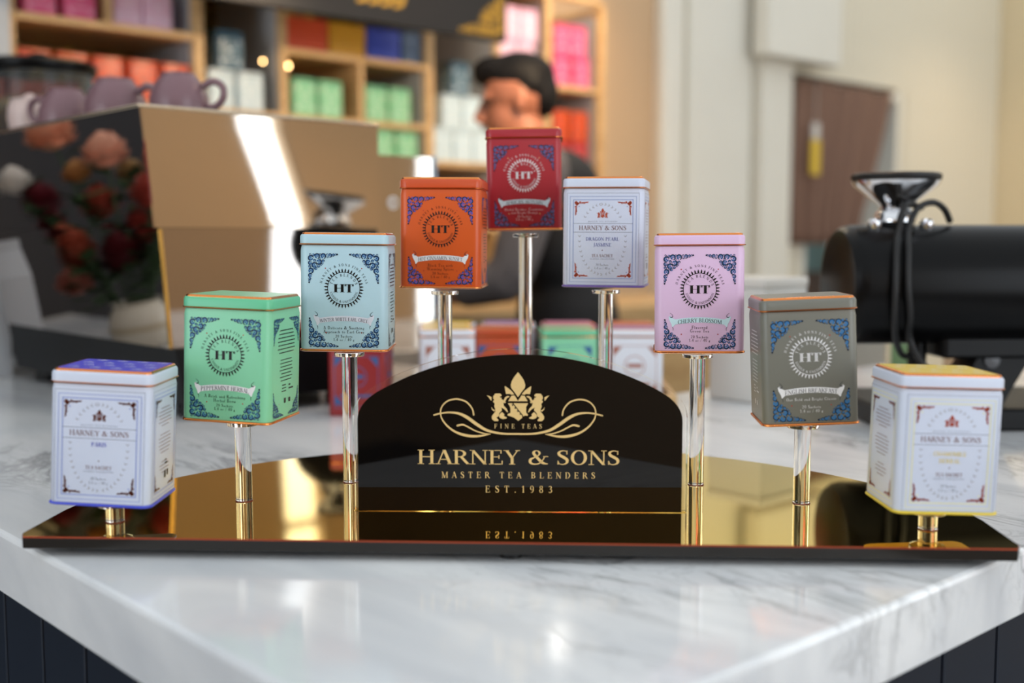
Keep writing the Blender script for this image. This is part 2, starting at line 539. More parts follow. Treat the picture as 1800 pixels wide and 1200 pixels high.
def arc_text(s, cx, cy, r, h, a_mid, span, inside=False):
    """Letters round a circle. Feet towards the centre, or away from it when inside."""
    out = []
    n = len(s)
    ws = [GL[c][0] for c in s]
    tot = sum(ws)
    acc = 0
    for c, w in zip(s, ws):
        fr = (acc + w / 2) / tot
        acc += w
        if not inside:
            a = a_mid + span / 2 - span * fr
            rot = R(a - 90)
        else:
            a = a_mid - span / 2 + span * fr
            rot = R(a + 90)
        ox, oy = cx + r * math.cos(R(a)), cy + r * math.sin(R(a))
        cr, sr = math.cos(rot), math.sin(rot)
        for p in GL[c][1]:
            q = []
            for (x, y) in p:
                x2 = (x - w / 2) * h
                y2 = (y - (0.0 if not inside else 0.0)) * h
                q.append((ox + cr * x2 - sr * y2, oy + sr * x2 + cr * y2))
            out.append(q)
    return out


def bow_text(s, cx, y, h, width, sag):
    """A line of text on a shallow upward bow."""
    out = []
    w0 = text_w(s)
    x = cx - width / 2
    k = width / (w0 * h)
    for c in s:
        adv, polys = GL[c]
        mid = x + adv * h * k / 2
        dy = sag * (1 - ((mid - cx) / (width / 2)) ** 2)
        sl = -2 * sag * (mid - cx) / (width / 2) ** 2
        for p in polys:
            out.append([(mid + (q[0] - adv / 2) * h * min(k, 1.15), y + dy + q[1] * h + sl * (q[0] - adv / 2) * h) for q in p])
        x += adv * h * k
    return out


def tf(polys, s=1.0, dx=0.0, dy=0.0, mx=False):
    return [[((-x if mx else x) * s + dx, y * s + dy) for x, y in p] for p in polys]


def planar(mb, polys, fn, mi=0):
    for p in polys:
        mb.add([fn(x, y) for x, y in p], [tuple(range(len(p)))], mi)


# ------------------------------------------------------------------ crest, traced in its own units (centre x = 0, y up, about 1 high)
def crest_polys():
    def z(pts):
        return [((x - 900) / 460.0, (522 - y) / 460.0) for x, y in pts]

    def mir(p):
        return [(-x, y) for x, y in p]
    half = [
        z([(672, 290), (690, 265), (735, 265), (750, 280), (745, 292), (730, 293), (735, 300), (752, 306), (745, 315), (762, 326), (790, 345), (780, 355), (765, 352), (770, 380), (795, 405), (808, 438), (800, 440), (775, 412), (745, 395), (752, 420), (725, 450), (722, 475), (700, 490), (720, 512), (715, 522), (680, 522), (660, 505), (657, 480), (672, 455), (690, 435), (690, 410), (680, 385), (685, 360), (668, 340), (680, 325), (670, 310)]),
        z([(752, 437), (775, 457), (770, 475), (796, 488), (795, 498), (760, 503), (735, 495), (724, 480), (728, 458)]),
        z([(610, 280), (640, 291), (656, 300), (655, 334), (640, 318), (628, 300)]),
        z([(653, 388), (668, 412), (690, 420), (680, 434), (660, 417)]),
        z([(765, 332), (780, 300), (800, 287), (824, 290), (815, 299), (797, 308), (787, 330), (772, 347)]),
        z([(777, 195), (800, 208), (838, 238), (866, 272), (840, 276), (825, 268), (790, 270), (783, 240)]),
    ]
    out = []
    for p in half:
        out += [p, mir(p)]
    out.append(z([(900, 66), (935, 110), (958, 150), (967, 185), (963, 212), (930, 255), (905, 292), (900, 296), (895, 292), (870, 255), (837, 212), (833, 185), (842, 150), (865, 110)]))
    out.append(z([(838, 286), (868, 282), (898, 330), (900, 330), (902, 330), (932, 282), (962, 286), (990, 336), (810, 336)]))
    out.append(z([(806, 355), (846, 355), (938, 472), (938, 492), (905, 518), (900, 517), (865, 490), (840, 480), (803, 470), (805, 455), (830, 445), (830, 400), (820, 375)]))
    out.append(z([(858, 355), (994, 355), (976, 390), (976, 440), (993, 462), (990, 472), (962, 470), (948, 480), (944, 464)]))
    return out


CREST = crest_polys()


def flourish():
    def z(pts):
        return [((x - 900) / 460.0, (522 - y) / 460.0, w / 460.0) for x, y, w in pts]
    a = z([(122, 468, 15), (180, 453, 14), (260, 443, 15), (350, 453, 22), (430, 490, 29), (520, 555, 29), (610, 608, 24), (720, 635, 19), (810, 642, 17), (900, 642, 17)])
    b = z([(490, 466, 14), (477, 410, 13), (432, 352, 14), (380, 327, 14), (320, 318, 14), (250, 336, 13), (200, 382, 12), (182, 440, 12), (196, 505, 13), (250, 575, 16), (330, 630, 20), (430, 660, 25), (530, 664, 20), (648, 643, 6)])
    c = z([(338, 566, 18), (390, 558, 16), (440, 580, 13), (500, 612, 12), (580, 638, 11), (640, 644, 6)])
    out = []
    for q in (a, b, c):
        s_ = sp(q, 7)
        out += s_ + tf(s_, mx=True)
    for q in (a[0], b[0], c[0]):
        d = disc2(q[0], q[1], q[2] / 2, 10)
        out += d + tf(d, mx=True)
    return out


FLOUR = flourish()

# ================================================================== THE SETTING
def struct(name, mb, m, loc=(0, 0, 0), rz=TH, smooth=None):
    o = mb.build(name, m, None, loc, rz, smooth)
    o['kind'] = 'structure'
    return o


O0 = ab(0, 0, 0)            # origin of everything laid out along the counter's axes
WB = 2.9                    # back wall
WA = 6.75                   # right wall
WF = -3.2                   # shop front
WL = -4.2                   # left shop front
TOP = 2.3

struct('floor', MB().box(WL - .2, WA + .2, WF - .2, WB + 1.6, FLOOR - .1, FLOOR), FLOORM, O0)

# back wall with the doorway (A 4.60 - 5.56)
D0, D1, DT = 4.60, 5.56, 1.02
w = MB()
w.box(.5, D0, WB, WB + .15, FLOOR, TOP)
w.box(D1, WA + .15, WB, WB + .15, FLOOR, TOP)
w.box(D0, D1, WB, WB + .15, DT, TOP)
wall_back = struct('wall_back', w, CREAM, O0)
# upright boards of the panelled stretch round and right of the doorway
pm = MB().bevbox(-.031, .031, -.012, 0, 0, TOP - FLOOR, .004)
pt = MB().bevbox(-.031, .031, -.012, 0, 0, TOP - DT, .004)
first = {}
x = D0 - .118
while x < WA - .05:
    tall = not (D0 - .03 < x < D1 + .03)
    key = 'tall' if tall else 'short'
    zz = FLOOR if tall else DT
    if key not in first:
        o = (pm if tall else pt).build('plank', CREAM, wall_back, (x, WB, zz))
        first[key] = o.data
    else:
        o = link('plank', first[key], wall_back, (x, WB, zz))
    x += .065
struct('wall_right', MB().box(WA, WA + .15, WF, WB, FLOOR, TOP), mat('warm_cream_paint', srgb(226, 208, 172), 0.6, noise=.03, scale=5), O0)
struct('wall_left', MB().box(-1.6, .499, 2.50, 2.60, FLOOR, TOP), DARKWALL, O0)
# pilasters and casings right of the shelves
struct('trim_1', MB().bevbox(3.481, 3.624, WB - .07, WB, FLOOR, TOP, .01), CREAMW, O0)
struct('trim_2', MB().bevbox(3.70, 4.17, WB - .03, WB, FLOOR, TOP, .008), CREAMW, O0)
struct('trim_3', MB().bevbox(4.20, 4.445, WB - .07, WB, FLOOR, TOP, .01), CREAMW, O0)
struct('trim_4', MB().bevbox(4.11, 4.72, WB - .16, WB - .0705, 1.06, TOP, .01), CREAMW, O0)
struct('trim_6', MB().bevbox(2.775, 3.478, WB - .025, WB, FLOOR, TOP, .004), mat('tan_panel_paint', srgb(196, 164, 128), .55, noise=.03, scale=5), O0)
struct('trim_5', MB().bevbox(.50, .672, 2.46, WB, FLOOR, TOP, .008), GREYP, O0)
# doorway jambs
dj = MB()
dj.box(D0, D0 + .05, WB - .02, WB + .30, FLOOR, DT)
dj.box(D1 - .05, D1, WB - .02, WB + .30, FLOOR, DT)
dj.box(D0 + .05, D1 - .05, WB - .02, WB + .30, DT - .05, DT)
struct('door_1', dj, CREAMW, O0)
struct('wall_hallway', MB().box(3.9, WA, WB + 1.3, WB + 1.4, FLOOR, TOP), mat('hall_paint', srgb(92, 70, 54), 0.7, noise=.1), O0)

# shop fronts behind the camera: tall windows in dark frames, daylight outside
DAY = mat('daylight_pane', srgb(255, 255, 255), 0.5, emit=(0.80, 0.90, 1.0, 1), emit_s=3.0)
FRAMEM = mat('window_frame_paint', srgb(196, 170, 136), 0.5)


def storefront(name, along, fixed, segs, wins, first_n):
    w = MB()
    def put(mb, u0, u1, d0, d1, z0, z1):
        if along == 'A':
            mb.box(u0, u1, fixed - d1, fixed - d0, z0, z1)
        else:
            mb.box(fixed - d1, fixed - d0, u0, u1, z0, z1)
    for (u0, u1, z0, z1) in segs:
        put(w, u0, u1, 0, .15, z0, z1)
    struct(name, w, mat('front_wall_paint', srgb(206, 172, 134), 0.6, noise=.05), O0)
    n = first_n
    for (u0, u1, z0, z1, nx, nz) in wins:
        p = MB()
        put(p, u0, u1, .10, .12, z0, z1)
        win = struct('window_%d' % n, p, DAY, O0)
        f = MB()
        for i in range(nx + 1):
            u = u0 + (u1 - u0) * i / nx
            put(f, u - .02, u + .02, .0, .09, z0, z1)
        for i in range(nz + 1):
            zq = z0 + (z1 - z0) * i / nz
            put(f, u0, u1, .01, .08, zq - .02, zq + .02)
        f.build('window_frame', FRAMEM, win)
        n += 1


storefront('wall_front', 'A', WF, [(WL, -.6, FLOOR, TOP), (1.9, 3.02, FLOOR, TOP), (3.30, 4.3, FLOOR, TOP), (6.3, WA, FLOOR, TOP), (-.6, 1.9, 2.1, TOP), (-.6, 1.9, FLOOR, -.55), (3.02, 3.30, 2.1, TOP), (4.3, 6.3, 2.1, TOP), (4.3, 6.3, FLOOR, -.55), (3.02, 3.30, FLOOR, -.9)],
           [(-.6, 1.9, -.55, 2.1, 3, 3), (3.02, 3.30, -.9, 2.1, 1, 3), (4.3, 6.3, -.55, 2.1, 2, 3)], 1)
storefront('wall_street', 'B', WL, [(WF, -.9, FLOOR, TOP), (1.6, 2.4, FLOOR, TOP), (-.9, 1.6, 2.1, TOP), (-.9, 1.6, FLOOR, -.55)],
           [(-.9, 1.6, -.55, 2.1, 3, 3)], 4)

# ================================================================== COUNTER
t = MB()
LEG_A, LEG_B = 1.02, 0.775
outline = [(0, 0), (3.6, 0), (3.6, LEG_B), (LEG_A, LEG_B), (LEG_A, 2.35), (0, 2.35)]
c = .004
def inset(pts, d):
    out = []
    n = len(pts)
    for i in range(n):
        p0, p1, p2 = Vector(pts[i - 1]), Vector(pts[i]), Vector(pts[(i + 1) % n])
        e0, e1 = (p1 - p0).normalized(), (p2 - p1).normalized()
        n0, n1 = Vector((-e0.y, e0.x)), Vector((-e1.y, e1.x))
        out.append((p1.x + (n0.x + n1.x) * d, p1.y + (n0.y + n1.y) * d))
    return out
rings = []
for z, d in ((COUNTER - .052, .0), (COUNTER - c, 0), (COUNTER - c * .3, c * .3), (COUNTER, c)):
    rings.append([(p[0], p[1], z) for p in inset(outline, d)])
t.loft(rings, True)
worktop = tag(t.build('marble_worktop', MATS['marble'], None, O0, TH), 'thick white marble counter top with soft grey veins, under the tea display', 'counter')

base = empty('counter_cabinet', O0, TH)
tag(base, 'dark navy panelled counter front below the white marble top', 'cabinet')
ZT = COUNTER - .053
b = MB()
b.box(.06, 3.5, .06, LEG_B - .06, FLOOR, ZT)
b.box(.06, LEG_A - .06, LEG_B - .06, 2.3, FLOOR, ZT)
b.build('carcass', NAVY, base)
bm_ = MB().bevbox(0, .094, -.014, 0, 0, ZT - FLOOR, .003)
bd = None
for i in range(16):
    if bd is None:
        o = bm_.build('board', NAVY, base, (.06 + i * .097, .059, FLOOR))
        bd = o.data
    else:
        link('board', bd, base, (.06 + i * .097, .059, FLOOR))
for i in range(16):
    link('board', bd, base, (.059, .06 + (i + 1) * .097, FLOOR), R(-90))

# ================================================================== DISPLAY STAND
PC = Vector((-.001, .862))
PR = .394
PX = .3835
stand = empty('tea_display_stand', (PC.x, PC.y, 0), R(-2.7))
tag(stand, 'half-round gold mirrored display stand with clear poles and black arched name sign', 'display stand')
def half_disc(r, n=48, z=0.0, inset_=0.0):
    r = r - inset_
    pts = []
    # front chord with little rounded tips
    for i in range(n + 1):
        a = PI * i / n
        pts.append((max(-PX + inset_, min(PX - inset_, r * math.cos(a))), inset_ + r * math.sin(a), z))
    pts.append((-PX + .005, -.010 + inset_, z))
    pts.append((PX - .005, -.010 + inset_, z))
    return pts
p = MB()
p.loft([half_disc(PR, z=-.0012, inset_=0), half_disc(PR, z=0.0, inset_=.0006)], True, 0)
p.m = [1] * (len(p.f) - 2) + [0, 0]
p.build('mirror_sheet', [GOLD, EDGER], stand, smooth=30)
p = MB()
p.loft([half_disc(PR, z=-.0098, inset_=.0012), half_disc(PR, z=-.009, inset_=0), half_disc(PR, z=-.0011, inset_=0)], True, 0)
p.build('base_plate', EDGE, stand, smooth=30)
p = MB().lathe([(.009, -.006), (.009, 0)], 14)
fm = None
for (x, y) in ((-.35, .02), (.35, .02), (0, .34), (0, .01), (-.2, .26), (.2, .26)):
    if fm is None:
        o = p.build('rubber_foot', RUBBER, stand, (x, y, -.0099), smooth=30)
        fm = o.data
    else:
        link('rubber_foot', fm, stand, (x, y, -.0099))

# tin: x, y, yaw, base z, roll
TINS = [(-.3236, .9164, -.0053, .0208, .0522), (-.2358, .9912, -.1927, .0746, .033), (-.1525, 1.0683, 0., .1274, .0115),
        (-.0674, 1.1487, -.0703, .1810, .0069), (.0146, 1.2500, -.0424, .2381, -.0119), (.0948, 1.1532, -.1892, .1818, .0051),
        (.1723, 1.0573, -.1234, .1269, -.0086), (.2523, .9817, -.0584, .0740, -.0448), (.3302, .8920, .0183, .0203, .0261)]
ROD = .0072
inv = Matrix.Rotation(R(2.7), 2)
for i, (x, y, yaw, zb, rl) in enumerate(TINS):
    q = inv @ (Vector((x, min(y, 1.24))) - PC)
    top = zb - .0035
    cap = 0.004
    m_ = MB().lathe([(ROD - .0006, .0006), (ROD, .0012), (ROD, top - cap), (.0, top - cap)], 32, caps=False)
    m_.add([(0, 0, .0006)], [])
    m_ = MB().lathe([(ROD - .0004, .0006), (ROD, .0010), (ROD, top - cap)], 32)
    pole = m_.build('pole', CLEAR, stand, (q.x, q.y, 0), smooth=40)
    MB().lathe([(.0135, top - cap + .0002), (.014, top - cap + .001), (.014, top - .0005), (.0135, top)], 28).build('pole_cap', CLEAR, pole, smooth=40)
    MB().lathe([(ROD + .0004, .0001), (ROD + .0004, .0005)], 28).build('glue_ring', REDRING, pole, smooth=40)

# the arched sign. u to the right from its middle, v up from the plate
SU, SY = .0062, .9485
k_ = 1 / 2088.0
def sx(px): return (px - 912.5) * k_
def sz(py): return (900.5 - py) * k_
def arch(hw, side, top, rc, n=26):
    """Outline: straight sides, rounded shoulders, a shallow arch."""
    sag = top - side
    Rr = (hw * hw + sag * sag) / (2 * sag)
    cz = top - Rr
    pts = [(-hw, 0.0), (hw, 0.0)]
    # shoulder arcs approximated by a short bezier between side and arch
    a1 = math.asin((hw - rc) / Rr)
    pe = (hw - rc, cz + Rr * math.cos(a1))
    for i in range(9):
        t_q = i / 8
        p0, p1, p2 = (hw, side - rc * .75), (hw, side + rc * .05), pe
        pts.append(tuple((1 - t_q) ** 2 * a + 2 * t_q * (1 - t_q) * b_ + t_q * t_q * c_ for a, b_, c_ in zip(p0, p1, p2)))
    for i in range(1, n):
        a = a1 - 2 * a1 * i / n
        pts.append((Rr * math.sin(a), cz + Rr * math.cos(a)))
    for i in range(9):
        t_q = 1 - i / 8
        p0, p1, p2 = (hw, side - rc * .75), (hw, side + rc * .05), pe
        x, z = tuple((1 - t_q) ** 2 * a + 2 * t_q * (1 - t_q) * b_ + t_q * t_q * c_ for a, b_, c_ in zip(p0, p1, p2))
        pts.append((-x, z))
    return pts
sp_ = inv @ (Vector((SU, SY)) - PC)
sign_root = MB()
oc = arch(.1405, .0945, .1375, .020)
sign_root.loft([[(x, .0012, z + .0006) for x, z in oc], [(x, .0062, z + .0006) for x, z in oc]], True)
sign = sign_root.build('sign_panel', CLEAR, stand, (sp_.x, sp_.y, 0), R(1.2), smooth=30)
ic = arch(.1362, .0905, .1330, .018)
m_ = MB()
m_.loft([[(x, .0002, z + .0006) for x, z in ic], [(x, .0011, z + .0006) for x, z in ic]], True)
tag(m_.build('black_panel', BLACKG, sign), 'glossy black arched panel')
front = lambda x, z: (x, 0.0, z)
m_ = MB(); planar(m_, text('HARNEY & SONS', sx(911), sz(815.5), 25.5 * k_, stretch=356 * k_), front)
m_.build('sign_lettering', GOLDP, sign)
m_ = MB(); planar(m_, text('MASTER TEA BLENDERS', sx(910.5), sz(840), 11.2 * k_, width=270 * k_), front)
m_.build('sign_lettering', GOLDP, sign)
m_ = MB(); planar(m_, text('EST.1983', sx(911.5), sz(865.5), 12.2 * k_, width=118 * k_), front)
m_.build('sign_lettering', GOLDP, sign)
m_ = MB(); planar(m_, text('FINE', sx(886.5), sz(751.5), 8.0 * k_, width=36 * k_), front)
m_.build('sign_lettering', GOLDP, sign)
m_ = MB(); planar(m_, text('TEAS', sx(934), sz(751.5), 8.0 * k_, width=36 * k_), front)
m_.build('sign_lettering', GOLDP, sign)
cs = 460 / 5.294 * k_
cdx, cdy = sx(740 + 900 / 5.294), sz(640 + 522 / 5.294)
m_ = MB(); planar(m_, tf(CREST, cs, cdx, cdy), front)
tag(m_.build('sign_crest', GOLDP, sign), 'gold crest of two lions and a lily over a shield')
m_ = MB(); planar(m_, tf(FLOUR, cs, cdx, cdy), front)
m_.build('sign_flourish', GOLDP, sign)
m_ = MB()
rnd = random.Random(3)
bb = []
for i in range(4):
    x0, y0 = 850 + i * 24, 372 + i * 28
    bb += [[((x - 900) / 460., (522 - y) / 460.) for x, y in ((x0 - 9, y0 - 5), (x0 + 4, y0 - 9), (x0 + 9, y0 + 4), (x0 - 3, y0 + 9))]]
planar(m_, tf(bb, cs, cdx, cdy), lambda x, z: (x, -.0001, z))
m_.build('shield_band', BLACKI, sign)

# ================================================================== TEA TINS
TW, TD, TS, TL = .0798, .0728, .097, .0093      # width, depth, height up to the lid bead, lid height
RC = .0075


def tin_bits(root, mats, top_mat=None, rim=None, bead=None):
    """body, base rim, lid, lid bead and copper edge. mats = (body, lid)."""
    rim = rim or COPPER
    rr = lambda i, z, r=RC: rrect(0, 0, TW / 2 - i, TD / 2 - i, r - i if r - i > .002 else .002, 6, z)
    m = MB().loft([rr(.0006, .0022), rr(.0002, .004), rr(.0002, TS - .006), rr(.0006, TS - .0035), rr(.0012, TS - .001)], True)
    body = m.build('body', mats[0], root, smooth=40)
    m = MB().loft([rr(.0008, 0), rr(-.0008, .0006), rr(-.0010, .0014), rr(-.0006, .0021), rr(.0004, .0024)], True)
    m.build('base_rim', rim, root, smooth=50)
    m = MB().loft([rr(-.0003, TS + .0006), rr(-.0003, TS + TL - .0025), rr(.0006, TS + TL - .0009), rr(.0019, TS + TL - .0002), rr(.0024, TS + TL - .0002)], True)
    lid = m.build('lid', mats[1], root, smooth=50)
    m = MB().loft([rr(.0005, TS - .0007), rr(-.0011, TS - .0003), rr(-.0012, TS + .0003), rr(.0, TS + .0009)], True)
    m.build('lid_bead', bead or COPPER, lid, smooth=60)
    m = MB().loft([rr(.0014, TS + TL - .0006), rr(.0016, TS + TL + .0004), rr(.0026, TS + TL + .0013), rr(.0040, TS + TL + .0013), rr(.0046, TS + TL + .0009)], True)
    m.build('lid_edge', COPPER, lid, smooth=60)
    m = MB().loft([rr(.0041, TS + TL + .0005), rr(.0041, TS + TL + .0014)], True)
    m.build('lid_panel', top_mat or mats[1], lid, smooth=40)
    return body, lid


def scroll_mesh():
    """One corner of scrollwork: discs and rings packed into a stepped corner, 1 unit long each way, corner at 0,0, growing +x, -y."""
    rnd = random.Random(11)
    def inside(x, y, r):
        if x - r < 0 or y - r < 0:
            return False
        if x + r > 1 or y + r > 1:
            return False
        leg = lambda a, b_: b_ + r < .30 * (1 - a) ** .8 + .03
        blk = x + r < .56 and y + r < .56 and x + y + r < .86
        return blk or leg(x, y) or leg(y, x)
    circ = []
    for r, tries in ((.085, 400), (.062, 1200), (.045, 2500), (.03, 3000)):
        for _ in range(tries):
            x, y = rnd.random(), rnd.random()
            if rnd.random() < .3:
                x = r + .004
            elif rnd.random() < .3:
                y = r + .004
            if inside(x, y, r) and all((x - c0) ** 2 + (y - c1) ** 2 > (r + c2 + .002) ** 2 for c0, c1, c2 in circ):
                circ.append((x, y, r))
    blue, dark, gap = [], [], []
    for i, (x, y, r) in enumerate(circ):
        a0 = rnd.random() * 360
        blue += arc(x, y, r, r, a0, a0 + 300, r * .5, r * .5, 9)
        if r > .04:
            blue += disc2(x, y, r * .34, 6)
        dark += arc(x, y, r * 1.2, r * 1.2, a0 + 100, a0 + 340, r * .34, r * .34, 7)
    for (x, y) in ((.985, .03), (.03, .985)):
        dark += disc2(x, y, .03, 8)
    gap += disc2(.585, .50, .022, 6)
    return blue, dark, gap


SBLUE, SDARK, SGAP = scroll_mesh()
_scroll = {}


def scroll(root, tinkey, mats, L, at, flipx, flipy, face, label=None):
    """A corner ornament. face maps (u, v) to the tin's own space; the mesh is kept per orientation."""
    key = (tinkey, flipx, flipy, round(L, 4), face)
    m = MB()
    fx, fy = (-1 if flipx else 1), (1 if flipy else -1)
    fn = FACES[face]
    g = lambda e: (lambda x, y: fn(at[0] + fx * x * L, at[1] + fy * y * L, e))
    planar(m, SBLUE, g(.00012), 0)
    planar(m, SDARK, g(.00016), 1)
    planar(m, SGAP, g(.00018), 2)
    o = m.build('corner_scroll', mats, root)
    return o


FACES = {
    'front': lambda u, v, e: (u, -TD / 2 + .0001 - e, v),
    'right': lambda u, v, e: (TW / 2 - .0001 + e, u, v),
    'left': lambda u, v, e: (-TW / 2 + .0001 - e, -u, v),
    'top': lambda u, v, e: (u, v, TS + TL + .0014 + e),
}


def prnt(root, name, polys, m, face='front', e=.0002, label=None):
    mb = MB()
    fn = FACES[face]
    planar(mb, polys, lambda x, y: fn(x, y, e))
    o = mb.build(name, m, root)
    if label:
        o['label'] = label
    return o


BLUEI = mat('blue_ink', srgb(18, 84, 140), 0.4)
NAVYI = mat('navy_ink', srgb(10, 24, 46), 0.4)
REDI = mat('red_ink', srgb(176, 52, 44), 0.4)
SILVERI = mat('silver_ink', srgb(222, 222, 224), 0.35, 0.1)
GREYI = mat('grey_ink', srgb(120, 124, 134), 0.4)
UV = 1 / 9060.0
ux = lambda px: (px - 459) * UV
uv = lambda py: (1066 - py) * UV


def spikes(cx, cy, r0, r1, n):
    out = []
    for i in range(n):
        a = 2 * PI * (i + .5) / n
        c_, s_ = math.cos(a), math.sin(a)
        w = 2 * PI * r0 / n * .36
        def q(r, t):
            return (cx + r * c_ - t * s_, cy + r * s_ + t * c_)
        d = r1 - r0
        out.append([q(r0, w * 1.1), q(r0, -w * 1.1), q(r0 + d * .28, -w * .55), q(r0 + d * .45, -w * .8), q(r0 + d * .7, -w * .45), q(r1, 0), q(r0 + d * .7, w * .45), q(r0 + d * .45, w * .8), q(r0 + d * .28, w * .55)])
    return out


def dashes(rnd, cx, y0, lines, lh, wmax, h):
    """Lines of print too small to read: short word-long strokes."""
    out = []
    for i, fr in enumerate(lines):
        y = y0 - i * lh
        w = wmax * fr
        x = cx - w / 2
        while x < cx + w / 2 - h:
            ww = min(rnd.uniform(1.6, 5.0) * h, cx + w / 2 - x)
            out += rect(x, y, x + ww, y + h)
            x += ww + h * .7
    return out


def ht_tin(spec, name, desc, body_rgb, ink, banner, bank, lines, label, side, lid_rgb=None, scroll_c=None, desc_ink=None, inkside=None):
    x, y, yaw, zb, rl = spec
    root = empty('tea_tin', (x, y, zb), rot=(0, rl, yaw))
    tag(root, label, 'tea tin', 'tea tins on the display stand')
    mb_ = mat('tin_' + desc, srgb(*body_rgb), 0.34, noise=.015, scale=60)
    ml_ = mat('tin_lid_' + desc, srgb(*(lid_rgb or body_rgb)), 0.3, noise=.015, scale=60)
    tin_bits(root, (mb_, ml_))
    sm = scroll_c or [BLUEI, NAVYI, REDI]
    L = 240 * UV
    for (px, py, fx, fy) in ((171, 262, 0, 0), (748, 262, 1, 0), (174, 1028, 0, 1), (748, 1028, 1, 1)):
        scroll(root, desc, sm, L, (ux(px), uv(py)), fx, fy, 'front')
    cx, cy = ux(461), uv(545)
    em = spikes(cx, cy, 131 * UV, 164 * UV, 36) + arc(cx, cy, 134 * UV, 134 * UV, 0, 360, 4.2 * UV, 4.2 * UV, 48)
    prnt(root, 'emblem', em, ink, label='round sunburst emblem')
    tx = text('HT', cx - 4 * UV, uv(577), 66 * UV, stretch=166 * UV) + text('HT', cx + 4 * UV, uv(577), 66 * UV, stretch=166 * UV)
    tx += arc_text('HARNEY & SONS FINE TEAS', cx, cy, 182 * UV, 20 * UV, 90, 158)
    tx += arc_text('TEA BLENDS', cx, cy, 98 * UV, 23 * UV, 90, 150)
    tx += arc_text('UNIQUE & UNCOMMON', cx, cy, 119 * UV, 19 * UV, 270, 150, True)
    prnt(root, 'lettering', tx, ink)
    # ribbon banner
    N = 16
    bow = lambda s_: 18 * (1 - s_ * s_)
    rib = []
    for i in range(N):
        s0, s1 = -1 + 2 * i / N, -1 + 2 * (i + 1) / N
        rib.append([(ux(461 + 200 * s0), uv(831 - bow(s0))), (ux(461 + 200 * s1), uv(831 - bow(s1))), (ux(461 + 200 * s1), uv(788 - bow(s1))), (ux(461 + 200 * s0), uv(788 - bow(s0)))])
    for s_ in (-1, 1):
        pts = [(461 + s_ * 198, 787), (461 + s_ * 226, 772), (461 + s_ * 236, 758), (461 + s_ * 249, 768), (461 + s_ * 244, 792), (461 + s_ * 226, 826), (461 + s_ * 219, 852), (461 + s_ * 198, 832)]
        rib.append([(ux(a), uv(b_)) for a, b_ in pts])
    prnt(root, 'ribbon', rib, banner, e=.00015)
    for s_ in (-1, 1):
        cur = sp([(ux(461 + s_ * 240), uv(765), 3 * UV), (ux(461 + s_ * 226), uv(772), 6 * UV), (ux(461 + s_ * 215), uv(762), 4 * UV), (ux(461 + s_ * 222), uv(748), 3 * UV), (ux(461 + s_ * 238), uv(735), 2 * UV)], 4)
        prnt(root, 'ribbon_curl', cur, NAVYI, e=.0002)
        cur = sp([(ux(461 + s_ * 219), uv(850), 4 * UV), (ux(461 + s_ * 212), uv(862), 3 * UV), (ux(461 + s_ * 214), uv(878), 2 * UV)], 4)
        prnt(root, 'ribbon_curl', cur, NAVYI, e=.0002)
    h_ = 32 * UV
    wd = min(text_w(name) * h_ * 1.04, 392 * UV)
    h_ = min(h_, wd / text_w(name) * 1.12)
    prnt(root, 'ribbon_lettering', bow_text(name, ux(461), uv(826), h_, wd, 15 * UV), bank, e=.00025)
    tx = []
    for ln, py, hh in lines:
        tx += text(ln, ux(461), uv(py), hh * UV, .10)
    prnt(root, 'lettering', tx, desc_ink or ink)
    # the side that shows
    if side:
        rnd = random.Random(len(name))
        Ls = 200 * UV
        hw = TD / 2 - .0085
        if side == 'right':
            for (u, py, fx, fy) in ((-hw, 262, 0, 0), (hw, 262, 1, 0), (-hw, 1028, 0, 1), (hw, 1028, 1, 1)):
                scroll(root, desc, inkside or sm, Ls, (u, uv(py)), fx, fy, side)
        dk = dashes(rnd, 0, uv(360), (.7, .8, .9, .95, .9, .95, .8), 29 * UV, .040, 8 * UV)
        dk += dashes(rnd, 0, uv(590), (.7, .75, .7, .8, .6, .75, .65), 27 * UV, .036, 7 * UV)
        dk += dashes(rnd, -.004, uv(790), (.4, .4, .5), 24 * UV, .022, 8 * UV)
        dk += rect(.006, uv(800), .010, uv(788)) + rect(.006, uv(828), .016, uv(816)) + rect(-.004, uv(930), .0, uv(890)) + rect(.006, uv(930), .010, uv(895))
        prnt(root, 'side_lettering', dk, ink, side)
    return root


WHITEB = mat('ribbon_white', srgb(226, 226, 228), 0.4)
PALEB = mat('ribbon_pale_blue', srgb(196, 214, 224), 0.4)
GL2 = 'HT'
brown_i = mat('brown_ink', srgb(96, 40, 20), 0.4)
silver_desc = mat('pale_pink_ink', srgb(214, 190, 192), 0.4)
sideg = [mat('grey_blue_ink', srgb(92, 112, 126), .4), mat('grey_navy_ink', srgb(64, 72, 84), .4), REDI]
ht_tin(TINS[1], 'PEPPERMINT HERBAL', 'mint', (126, 198, 158), BLACKI, WHITEB, NAVYI,
       [('A Brisk and Refreshing', 872, 25), ('Herbal Brew', 904, 26), ('20 Sachets', 940, 23), ('1.4 oz / 40 g', 968, 23)],
       'mint green tea tin with a white Peppermint Herbal ribbon, second from the left', 'right', lid_rgb=(96, 186, 142))
ht_tin(TINS[2], 'WINTER WHITE EARL GREY', 'pale_blue', (172, 202, 214), BLACKI, mat('ribbon_lilac', srgb(206, 208, 220), 0.4), NAVYI,
       [('A Delicate & Soothing', 880, 26), ('Approach to Earl Grey', 912, 26), ('20 Sachets', 948, 23), ('1.4 oz / 40 g', 976, 23)],
       'pale blue tea tin with a Winter White Earl Grey ribbon', 'right', inkside=sideg)
